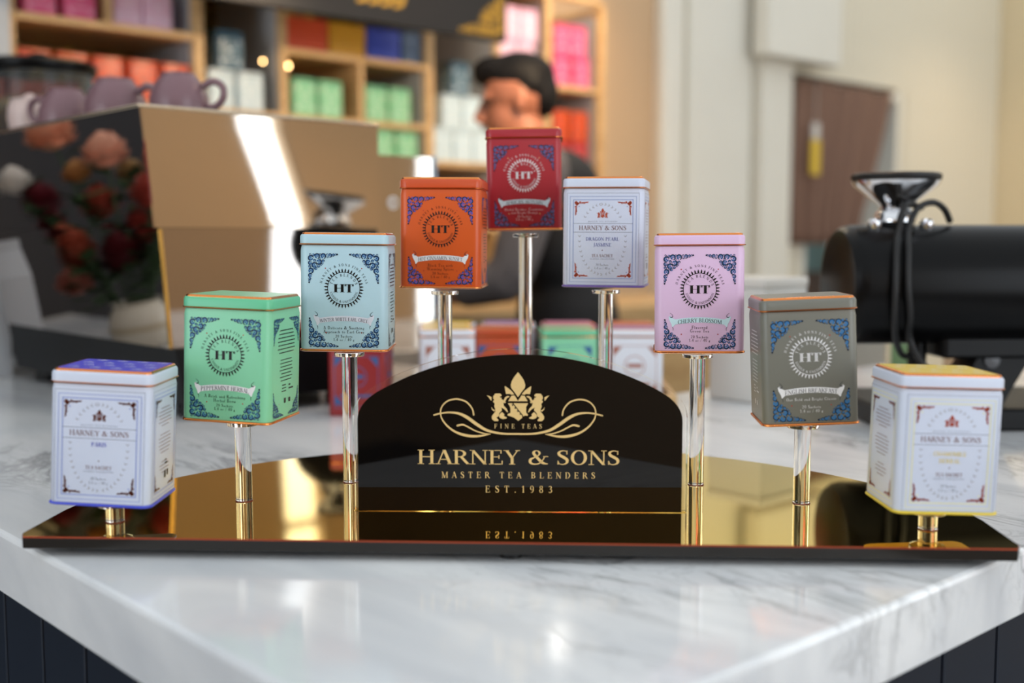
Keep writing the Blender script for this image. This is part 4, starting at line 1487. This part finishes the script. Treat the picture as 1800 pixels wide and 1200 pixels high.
ORD = ['leftmost', 'second from left', 'third from left', 'fourth from left', 'fifth from left', 'sixth from left']
def row(kind, spots, z, what, group, only=None, b=.045):
    n = len(spots)
    for i, a in enumerate(spots):
        if n == 1:
            lb = what
        elif n == 2:
            lb = what + (', left of the pair' if i == 0 else ', right of the pair')
        else:
            lb = what + ', ' + ('rightmost' if i == n - 1 else ORD[i])
        place_tin(KM[kind], ab(a, SB + b, z), TH, lb, group, ('body', 'lid', 'label_print'))
row('orange', [.742, .835, .928, 1.021, 1.112], .5835, 'orange tin on the left shelf above the machine', 'orange tins on the left shelf')
row('hot_pink', [.762, .862], .7755, 'hot pink tin on the top left shelf', 'hot pink tins on the top left shelf', b=.05)
row('light_pink', [.985, 1.068], .7755, 'pale pink tin on the top left shelf right of its divider', 'pale pink tins on the top left shelf', b=.05)
row('violet', [1.1125], .7755, 'violet tin at the right end of the top left shelf', 'pale pink tins on the top left shelf', b=.14)
row('pale_blue', [1.245, 1.335], .5835, 'pale blue tin at the bottom of the narrow shelf bay', 'pale blue tins in the narrow bay')
row('teal_dark', [1.275], .5835 + .1066, 'dark teal tin standing on the pale blue pair in the narrow bay', 'pale blue tins in the narrow bay')
row('light_green', [1.510, 1.600], .5835, 'light green tin under the orange book', 'light green tins under the books')
row('light_green', [1.765, 1.855], .5835, 'light green tin under the blue book', 'light green tins under the books')
row('light_green', [1.700, 1.790, 1.880], .4545, 'light green tin on the lower shelf', 'light green tins on the lower shelf')
row('pale_blue', [2.024, 2.108, 2.192], .4755, 'pale blue tin in the bottom row of the stepped stack', 'stepped stack of pale blue tins')
row('pale_blue', [2.062, 2.147], .4755 + .1066, 'pale blue tin in the middle row of the stepped stack', 'stepped stack of pale blue tins')
row('teal_dark', [2.100], .4755 + .2132, 'teal tin on top of the stepped stack', 'stepped stack of pale blue tins')
row('light_pink', [2.304, 2.390], .7885, 'pale pink tin in the lower row above the barista', 'pale pink tins above the barista')
row('light_pink', [2.318, 2.402], .7885 + .1066, 'pale pink tin in the upper row above the barista', 'pale pink tins above the barista')
row('hot_pink', [2.562, 2.660], .7605, 'hot pink tin in the lower pair, shelf end', 'hot pink tins at the right end')
row('hot_pink', [2.562, 2.645], .7605 + .1066, 'hot pink tin in the upper pair, shelf end', 'hot pink tins at the right end')
row('orange', [2.562, 2.655], .4635 + .1066, 'orange tin in the upper row below the hot pink tins', 'orange tins at the right end')
row('crimson', [2.562, 2.655], .4635, 'crimson tin under the orange ones at the right end', 'orange tins at the right end')
# gift boxes like large books on the middle shelf
def book(a0, a1, rgb, label, h=.094):
    root = empty('gift_box', ab((a0 + a1) / 2, SB + .06, .7705), TH)
    tag(root, label, 'box', 'gift boxes on the middle shelf')
    hw = (a1 - a0) / 2
    MB().bevbox(-hw, hw, -.04, .10, 0, h * .45, .003).build('box_base', P(rgb), root)
    MB().bevbox(-hw - .001, hw + .001, -.041, .101, h * .452, h, .003).build('box_lid', P(rgb), root)
book(1.456, 1.596, (226, 84, 42), 'orange gift box on the middle shelf')
book(1.604, 1.730, (226, 160, 38), 'amber yellow gift box on the middle shelf')
book(1.738, 1.862, (54, 72, 178), 'royal blue gift box on the middle shelf')
book(1.870, 1.940, (72, 92, 120), 'slate blue gift box at the right end of the middle shelf')
# two small bulbs in the narrow bays
def bulb(a, z, s, label, b_=.03):
    root = empty('small_lamp', ab(a, SB + b_, z), TH)
    tag(root, label, 'lamp')
    MB().ell((0, 0, 0), (s, s, s), 16).build('globe', mat('warm_globe', (1, .8, .5, 1), .3, emit=(1.0, .62, .25, 1), emit_s=14.0), root, smooth=60)
    MB().lathe([(s * .5, s * .9), (s * .5, s * 1.5)], 12).build('socket', mat('brass', srgb(226, 178, 96), .15, 1.0), root, smooth=40)
bulb(1.466, .722, .006, 'small glowing round bulb under the orange gift box')
bulb(1.385, .727, .004, 'tiny glowing bulb beside the dark teal tin')

# ------------------------------------------------------------------ menu board with gold ornament
SIGNG = mat('charcoal_board', srgb(40, 40, 42), .6, spec=.15, noise=.05)
GOLDS = mat('gold_leaf', srgb(172, 132, 36), .45, .2)
bd_ = empty('hanging_board', ab(1.40, 2.2, .81), TH)
tag(bd_, 'charcoal hanging sign board with gold ornament, in front of the shelves', 'sign')
MB().bevbox(-.72, .618, 0, .03, 0, .62, .003).build('board', SIGNG, bd_)
fr = lambda x, y: (x, -.0004, y)
m = MB()
for x0 in (-.20, -.16, .08, .12, .16, .20):
    planar(m, sp([(x0, .050, .01), (x0 + .03, .062, .014), (x0 + .035, .10, .012), (x0 + .005, .115, .01), (x0 - .005, .09, .008)], 5), fr)
    planar(m, disc2(x0 + .012, .078, .010, 10), fr)
m.build('board_flourish', GOLDS, bd_)
def scroll_fn(L, x0, y0, fx):
    g = lambda x, y: (x0 + fx * x * L, -.0004, y0 + y * L)
    m = MB()
    planar(m, SBLUE, g); planar(m, SDARK, g)
    return m
scroll_fn(.17, .607, .012, -1).build('board_scroll', GOLDS, bd_)
scroll_fn(.17, -.709, .012, 1).build('board_scroll', GOLDS, bd_)
for s_ in (-.55, .45):
    MB().tube([(s_, .015, .62), (s_, .015, TOP - .81)], .004, 8).build('hanger_rod', BLACKM, bd_)

# ------------------------------------------------------------------ back counter under the shelves
bc = empty('back_counter', ab(1.06, 2.08, FLOOR), TH)
tag(bc, 'warm oak back counter running below the shelves', 'counter')
MB().bevbox(0, 2.3, .012, .415, 0, .93, .004).build('cabinet', WOODH, bc)
MB().bevbox(-.01, 2.31, 0, .418, .9305, .962, .004).build('top', WOODH, bc)

# ================================================================== DOSING GRINDER ON THE RIGHT
GX, GY, GZ = .60, 1.50, .169
g2 = empty('dosing_grinder', (GX, GY, COUNTER + .0005), R(3))
tag(g2, 'black barrel-shaped coffee grinder with a chrome funnel, behind the right-hand tins', 'grinder')
gz = GZ - COUNTER
r_ = .0775
MB().lathe([(.060, -.179), (.070, -.177), (.0755, -.170), (r_, -.160), (r_, .245), (.07, .25)], 48, (0, 0, gz), axis='x').build('barrel', BLACKS, g2, smooth=35)
m = MB()
for i in range(40):
    a = R(100 + i * 4.0)
    ln = .010 if i % 5 == 0 else .006
    rr_ = r_ + .0003
    m.add([(.096 - ln, -rr_ * math.sin(a - .006), rr_ * math.cos(a - .006) + gz), (.096, -rr_ * math.sin(a - .006), rr_ * math.cos(a - .006) + gz), (.096, -rr_ * math.sin(a + .006), rr_ * math.cos(a + .006) + gz), (.096 - ln, -rr_ * math.sin(a + .006), rr_ * math.cos(a + .006) + gz)], [(0, 1, 2, 3)])
for i in range(40):
    a = R(-80 + i * 4.0)
    a = R(10 + i * 4.2)
    rr_ = r_ + .0003
    m.add([(.088, -rr_ * math.sin(a - .006), rr_ * math.cos(a - .006) + gz), (.096, -rr_ * math.sin(a - .006), rr_ * math.cos(a - .006) + gz), (.096, -rr_ * math.sin(a + .006), rr_ * math.cos(a + .006) + gz), (.088, -rr_ * math.sin(a + .006), rr_ * math.cos(a + .006) + gz)], [(0, 1, 2, 3)])
d_ = m.build('dial_scale', P((190, 186, 178)), g2)
d_['kind'] = 'stuff'
fx = -.103
fun = MB().lathe([(.020, gz + r_ - .003), (.026, gz + r_ + .004), (.025, gz + r_ + .014), (.020, gz + r_ + .020), (.022, gz + r_ + .026), (.052, gz + r_ + .050), (.0555, gz + r_ + .056), (.050, gz + r_ + .056), (.020, gz + r_ + .030)], 40, (fx, 0, 0), caps=False).build('funnel', CHROME, g2, smooth=35)
MB().lathe([(.0545, gz + r_ + .0565), (.0565, gz + r_ + .059), (.0565, gz + r_ + .064), (.053, gz + r_ + .066), (.0505, gz + r_ + .062)], 40, (fx, 0, 0), caps=False).build('funnel_rim', RUBBER, fun, smooth=40)
for s_ in (-1, 1):
    MB().lathe([(.008, 0), (.009, .002), (.009, .010), (.006, .013)], 16, (fx + s_ * .034, -.02, gz + r_ - .006)).build('knob', CHROME, g2, smooth=40)
# chute, fork, bracket, post and base
MB().lathe([(.010, gz - r_ - .030), (.012, gz - r_ - .028), (.012, gz - r_ + .006)], 20, (-.068, 0, 0)).build('chute', BLACKS, g2, smooth=40)
MB().lathe([(.008, gz - r_ - .075), (.0085, gz - r_ - .070), (.0085, gz - r_ - .031)], 20, (-.068, 0, 0)).build('chute_nozzle', CHROME, g2, smooth=40)
m = MB().tube([(-.052, -.012, gz - r_ - .052), (.045, -.012, gz - r_ - .052)], .005, 10)
m.build('fork', BLACKS, g2, smooth=40)
MB().bevbox(-.050, .24, -.040, .045, gz - r_ - .016, gz - r_ + .012, .006).build('bracket', BLACKM, g2)
m = MB()
m.loft([[(-.035, -.03, .0295), (.035, -.03, .0295), (.035, .03, .0295), (-.035, .03, .0295)], [(.000, -.03, gz - r_ - .0165), (.070, -.03, gz - r_ - .0165), (.070, .03, gz - r_ - .0165), (.000, .03, gz - r_ - .0165)]], True)
m.build('post', BLACKM, g2)
MB().lathe([(.010, 0), (.010, .003), (.0, .004)], 20, (.018, -.0303, .088), axis='y').build('button', mat('grey_button', srgb(70, 70, 74), .3), g2, smooth=40)
MB().bevbox(-.13, .26, -.06, .16, 0, .029, .006).build('base', BLACKM, g2)
def cable(pxs, label):
    pts = []
    for x, dz in pxs:
        dy = math.sqrt(max(0, (r_ + .007) ** 2 - dz * dz)) if abs(dz) < r_ + .006 else 0.0
        pts.append((x, -dy, gz + dz))
    return pts
c1 = [(fx + .03, -.012, gz + r_ + .022), (fx, -.034, gz + r_ + .024)] + cable([(-.114, .072), (-.128, .045), (-.133, .0), (-.130, -.035), (-.118, -.066)], '') + [(-.104, -.04, gz - .088), (-.08, -.012, gz - .092)]
c2 = [(-.034, -.010, gz + r_ + .004), (-.046, -.018, gz + r_ + .020), (-.066, -.030, gz + r_ + .028), (-.088, -.036, gz + r_ + .020)] + cable([(-.104, .070), (-.113, .045), (-.117, .0), (-.110, -.035), (-.100, -.066)], '') + [(-.085, -.06, gz - .098), (-.055, -.05, gz - .115), (-.02, -.042, gz - .122)]
MB().tube(spline(c1, 6), .0042, 8).build('cable', RUBBER, g2, smooth=60)
MB().tube(spline(c2, 6), .0042, 8).build('cable', RUBBER, g2, smooth=60)

# things on the right leg of the counter, behind the display
wcn = empty('napkin_box', ab(1.140, .655, COUNTER + .0005), TH)
tag(wcn, 'white box standing behind the olive grey tin, left of the black grinder', 'box')
MB().bevbox(-.056, .056, -.05, .05, 0, .172, .004).build('box_body', P((214, 214, 210)), wcn)
MB().bevbox(-.057, .057, -.051, .051, .1725, .186, .003).build('box_lid', P((218, 216, 210)), wcn)
pc = empty('picture_card', ab(1.486, .56, COUNTER + .0005), TH - R(40))
tag(pc, 'small upright card with green and orange print under the grinder barrel', 'card')
MB().bevbox(-.07, .07, 0, .006, .004, .135, .002).build('card', P((206, 190, 160)), pc)
MB().bevbox(-.075, .075, -.02, .03, 0, .0035, .001).build('card_foot', WOODH, pc)
m = MB(); planar(m, rect(-.062, .012, -.015, .125), lambda x, y: (x, -.0005, y)); m.build('green_print', P((92, 120, 76)), pc)
m = MB(); planar(m, rect(.028, .012, .062, .125), lambda x, y: (x, -.0005, y)); m.build('tan_print', P((150, 120, 84)), pc)
m = MB(); planar(m, disc2(.012, .082, .012, 5), lambda x, y: (x, -.0008, y)); m.build('orange_print', P((226, 96, 40)), pc)

# ================================================================== DOORWAY CURTAIN
CURT = mat('brown_cloth', srgb(128, 98, 82), .85, noise=.08, scale=30)
cu = empty('doorway_curtain', ab(4.487, WB - .055, DT - .022), TH)
tag(cu, 'brown cloth curtain hanging in the doorway, drawn towards the left', 'curtain')
m = MB()
nu, nv = 90, 14
gv = []
for j in range(nv + 1):
    t_q = j / nv
    right = .90 - .32 * t_q ** 1.2
    for i in range(nu + 1):
        s_ = i / nu
        gv.append((s_ * right, .028 * math.sin(s_ * 46 + .6 * math.sin(3 * t_q)) * (.45 + .55 * t_q) + .01 * math.sin(s_ * 17), -t_q * .80))
fs = []
for j in range(nv):
    for i in range(nu):
        a = j * (nu + 1) + i
        fs.append((a, a + 1, a + nu + 2, a + nu + 1))
m.add(gv, fs)
cl = m.build('cloth', CURT, cu, smooth=80)
md = cl.modifiers.new('thickness', 'SOLIDIFY')
md.thickness = .002
MB().tube([(-.01, 0, .012), (.93, 0, .012)], .011, 12).build('curtain_rod', P((70, 56, 48)), cu, smooth=50)
tg = empty('hanging_tag', ab(4.583, WB - .11, .735), TH)
tag(tg, 'yellow tag with a white top hanging in front of the brown curtain', 'tag')
MB().bevbox(-.035, .035, -.006, .006, -.20, -.03, .004).build('tag_body', P((222, 186, 60)), tg)
MB().bevbox(-.028, .028, -.006, .006, -.029, .05, .004).build('tag_top', P((210, 206, 200)), tg)
MB().tube([(0, 0, .05), (0, 0, .24)], .002, 6).build('tag_string', P((200, 196, 186)), tg)
hc = empty('hall_cabinet', ab(5.0, WB + .75, FLOOR), TH)
tag(hc, 'teal and brown cabinet in the hallway below the curtain', 'cabinet')
MB().bevbox(-.75, .75, -.2, .2, 0, .98, .006).build('cabinet_body', P((88, 62, 48)), hc)
MB().bevbox(-.76, .76, -.21, .2, .981, 1.26, .006).build('cabinet_top', P((110, 144, 146)), hc)
MB().bevbox(-.70, -.02, -.212, -.2005, .1, .9, .003).build('cabinet_door', P((96, 68, 52)), hc)
MB().bevbox(.02, .70, -.212, -.2005, .1, .9, .003).build('cabinet_door', P((96, 68, 52)), hc)

# ================================================================== THE BARISTA
SKIN = mat('skin', srgb(158, 98, 72), .5, noise=.05, scale=30)
HAIR = mat('black_hair', srgb(14, 11, 10), .6, spec=.2, noise=.3, scale=120)
SHIRT = mat('grey_shirt', srgb(92, 86, 86), .8, noise=.12, scale=40)
APRON = mat('black_cloth', srgb(20, 20, 22), .8, noise=.1, scale=40)
bar = empty('person', (.075, 2.98, FLOOR), R(176))
tag(bar, 'person in a black apron and grey shirt bending over the back counter, seen in profile', 'person')
def chain(m, pts, n=14):
    """tapered limb through (x, y, z, r) with rounded ends"""
    V = [Vector(p[:3]) for p in pts]
    m.tube([tuple(v) for v in V], [p[3] for p in pts], n)
    for p in pts:
        m.ell(p[:3], (p[3] * .99,) * 3, n)
def fuse(m, name, mt, par, voxel, smooth_n=6):
    o = m.build(name, mt, par)
    md = o.modifiers.new('fuse', 'REMESH')
    md.mode = 'VOXEL'
    md.voxel_size = voxel
    md.use_smooth_shade = True
    ms = o.modifiers.new('soft', 'SMOOTH')
    ms.factor = .5
    ms.iterations = smooth_n
    return o
HX, HZ = .060, 1.530          # middle of the head
bd2 = MB()
tilt = Matrix.Rotation(R(14), 3, 'Y')
hd = lambda x, y, z: tuple(Vector((HX, 0, HZ)) + tilt @ Vector((x, y, z)))
bd2.ell(hd(-.012, 0, .025), (.094, .074, .088), 20)                 # skull
bd2.ell(hd(.026, 0, -.035), (.066, .058, .080), 18)                 # face
bd2.ell(hd(.058, 0, -.088), (.028, .030, .024), 12)                 # chin
bd2.tube([hd(.084, 0, .02), hd(.112, 0, -.020), hd(.092, 0, -.034)], [.010, .015, .013], 8)   # nose
bd2.tube([hd(.078, -.022, -.058), hd(.090, 0, -.057), hd(.078, .022, -.058)], [.006, .009, .006], 8)   # lips
for s_ in (-1, 1):
    bd2.ell(hd(-.010, s_ * .074, -.010), (.017, .007, .031), 10)    # ear
    bd2.tube([hd(.076, s_ * .012, .028), hd(.074, s_ * .048, .026)], .009, 8)   # brow
chain(bd2, [(.045, 0, 1.46, .054), (.015, 0, 1.38, .060)])
# trunk
for c0, r0 in (((-.02, 0, 1.30), (.115, .175, .105)), ((-.05, 0, 1.14), (.112, .155, .14)), ((-.07, 0, .97), (.118, .165, .12))):
    bd2.ell(c0, r0, 20)
for s_ in (-1, 1):
    chain(bd2, [(-.07, s_ * .09, .92, .090), (-.03, s_ * .10, .52, .060), (-.06, s_ * .10, .47, .056), (-.08, s_ * .10, .10, .038), (-.08, s_ * .10, .06, .040), (.06, s_ * .11, .03, .030), (.11, s_ * .115, .028, .025)])
    chain(bd2, [(-.01, s_ * .175, 1.345, .060), (.06, s_ * .225, 1.10, .045), (.08, s_ * .225, 1.07, .042), (.29, s_ * .150, 1.035, .028), (.315, s_ * .143, 1.033, .026)])
    # hand: palm, four bent fingers, thumb
    W_ = Vector((.33, s_ * .140, 1.032))
    f_ = Vector((.95, -s_ * .28, -.10)).normalized()
    sd = Vector((s_ * .28, .95, 0)).normalized() * 1.0
    bd2.ell(tuple(W_ + f_ * .035), (.048, .038, .018), 14)
    for k, (off, ln) in enumerate(((-.028, .070), (-.010, .080), (.009, .075), (.027, .060))):
        b0 = W_ + f_ * .062 + sd * off
        b1 = b0 + f_ * ln * .5
        b2 = b1 + (f_ * .7 + Vector((0, 0, -.7))) * ln * .3
        b3 = b2 + (f_ * .2 + Vector((0, 0, -1.0))) * ln * .22
        bd2.tube([tuple(b0 - f_ * .03), tuple(b0), tuple(b1), tuple(b2), tuple(b3)], [.009, .0092, .0088, .0082, .0072], 8)
    th = W_ + f_ * .012 - sd * s_ * .0 + Vector((0, -s_ * .03, 0))
    bd2.tube([tuple(W_ + f_ * .01), tuple(th + f_ * .022 + Vector((0, -s_ * .012, -.004))), tuple(th + f_ * .050 + Vector((0, -s_ * .014, -.016)))], [.012, .0105, .0085], 8)
fuse(bd2, 'body', SKIN, bar, .0055, 5)
# eyes
for s_ in (-1, 1):
    MB().ell(hd(.079, s_ * .030, .008), (.010, .012, .007), 10).build('eye', P((30, 22, 18)), bar, smooth=60)
# hair: cropped sides, fuller brushed top
h_ = MB()
h_.ell(hd(-.020, 0, .056), (.092, .0765, .066), 20)
h_.ell(hd(.030, 0, .088), (.068, .060, .038), 16)
h_.ell(hd(.062, 0, .082), (.038, .046, .030), 14)
h_.ell(hd(-.064, 0, .000), (.044, .062, .062), 16)
h_.ell(hd(-.040, .058, .030), (.040, .020, .034), 12)
h_.ell(hd(-.040, -.058, .030), (.040, .020, .034), 12)
fuse(h_, 'hair', HAIR, bar, .007, 3)
# clothes
sh_ = MB()
for c0, r0 in (((-.02, 0, 1.31), (.125, .186, .100)), ((-.05, 0, 1.14), (.122, .166, .15)), ((-.07, 0, .98), (.128, .176, .11))):
    sh_.ell(c0, r0, 20)
for s_ in (-1, 1):
    chain(sh_, [(-.01, s_ * .175, 1.345, .070), (.06, s_ * .225, 1.10, .056), (.08, s_ * .225, 1.075, .054), (.17, s_ * .192, 1.055, .047)])
fuse(sh_, 'shirt', SHIRT, bar, .010, 4)
tr = MB()
for s_ in (-1, 1):
    chain(tr, [(-.07, s_ * .09, .92, .102), (-.03, s_ * .10, .52, .073), (-.06, s_ * .10, .47, .070), (-.08, s_ * .10, .09, .056)])
tr.ell((-.07, 0, .93), (.128, .176, .09), 18)
fuse(tr, 'trousers', APRON, bar, .012, 4)
ap = MB()
for c0, r0 in (((-.02, 0, 1.315), (.131, .192, .098)), ((-.05, 0, 1.14), (.130, .174, .15)), ((-.07, 0, .97), (.136, .184, .14)), ((-.055, 0, .75), (.130, .185, .22))):
    ap.ell(c0, r0, 20)
fuse(ap, 'apron', APRON, bar, .012, 4)
m = MB().tube(spline([(.03, -.085, 1.385), (.075, -.10, 1.30), (.085, -.105, 1.20), (.07, -.10, 1.08)], 5), .007, 8)
m.build('red_strap', P((150, 40, 40)), bar, smooth=60)

# ================================================================== LAMPS
LAMPM = mat('lamp_bulb', (1, .85, .6, 1), .3, emit=(1.0, .80, .55, 1), emit_s=30.0)
def pendant(loc, energy, label, col=(1.0, .74, .46), r=.05, aim=None, bulb_m=None):
    root = empty('pendant_lamp', loc)
    tag(root, label, 'lamp', 'pendant lamps above the bar')
    MB().lathe([(.07, 0), (.068, .01), (.045, .09), (.02, .12), (.012, .14), (.0, .141)], 28, caps=False).build('lamp_shade', BLACKM, root, smooth=50)
    MB().lathe([(.0, -.034), (.020, -.030), (.032, -.014), (.034, .004), (.026, .035), (.014, .06), (.0, .062)], 20, caps=False).build('bulb', bulb_m or LAMPM, root, smooth=60)
    MB().tube([(0, 0, .141), (0, 0, TOP - loc[2])], .003, 6).build('cord', RUBBER, root)
    ld = bpy.data.lights.new('lamp_light', 'SPOT')
    ld.energy = energy
    ld.color = col
    ld.spot_size = R(140 if aim is None else 105)
    ld.spot_blend = .8
    ld.shadow_soft_size = r
    lo = link('lamp_light', ld, root, (0, 0, -.045))
    if aim is not None:
        lo.rotation_euler = Vector(aim).to_track_quat('-Z', 'Y').to_euler()
    return root
TOSHELF = (-AY * .72, AX * .72, -.69)
pendant(tuple(ab(.95, 2.02, 1.25)), 165, 'unseen pendant lamp added to brighten the left shelves', aim=TOSHELF)  # added out of view to brighten the left bays
pendant(tuple(ab(1.55, 1.25, 1.0)), 42, 'unseen pendant lamp added in the aisle to light the middle shelves', aim=(-AY * .95, AX * .95, -.28))  # added lamp, hung low so its beam passes under the hanging board
pendant(tuple(ab(2.60, 2.00, 1.30)), 22, 'unseen pendant lamp added to light the right end of the shelves', aim=TOSHELF)  # stands in for room light on the right-hand bays
BRIGHT = mat('bright_lamp_bulb', (1, 1, 1, 1), .3, emit=(1.0, .95, .88, 1), emit_s=260.0)
pendant((.01, -2.0, 1.155), 2, 'pendant lamp behind the photographer, mirrored as a bright spot in the marble', bulb_m=BRIGHT)
pendant(tuple(ab(3.00, 2.55, 1.45)), 3.5, 'pendant lamp by the beige wall', (1.0, .58, .28))
pendant(tuple(ab(5.9, 2.1, 1.75)), 17, 'unseen pendant lamp added to light the panelled wall')  # added fill for the boards round the doorway, out of view
pendant(tuple(ab(6.2, .6, 1.75)), 26, 'unseen pendant lamp added to light the right wall')  # added wash of warm light for the right wall, out of view
pendant(tuple(ab(1.45, .75, 1.30)), 7, 'unseen pendant lamp added to warm the right side of the counter', (1.0, .55, .26))  # invented source, gives the marble here its warm tint
pendant(tuple(ab(3.2, -1.9, 1.55)), 45, 'unseen pendant lamp added to light the shop front wall')  # added so the wall mirrored in the steel machine is bright enough
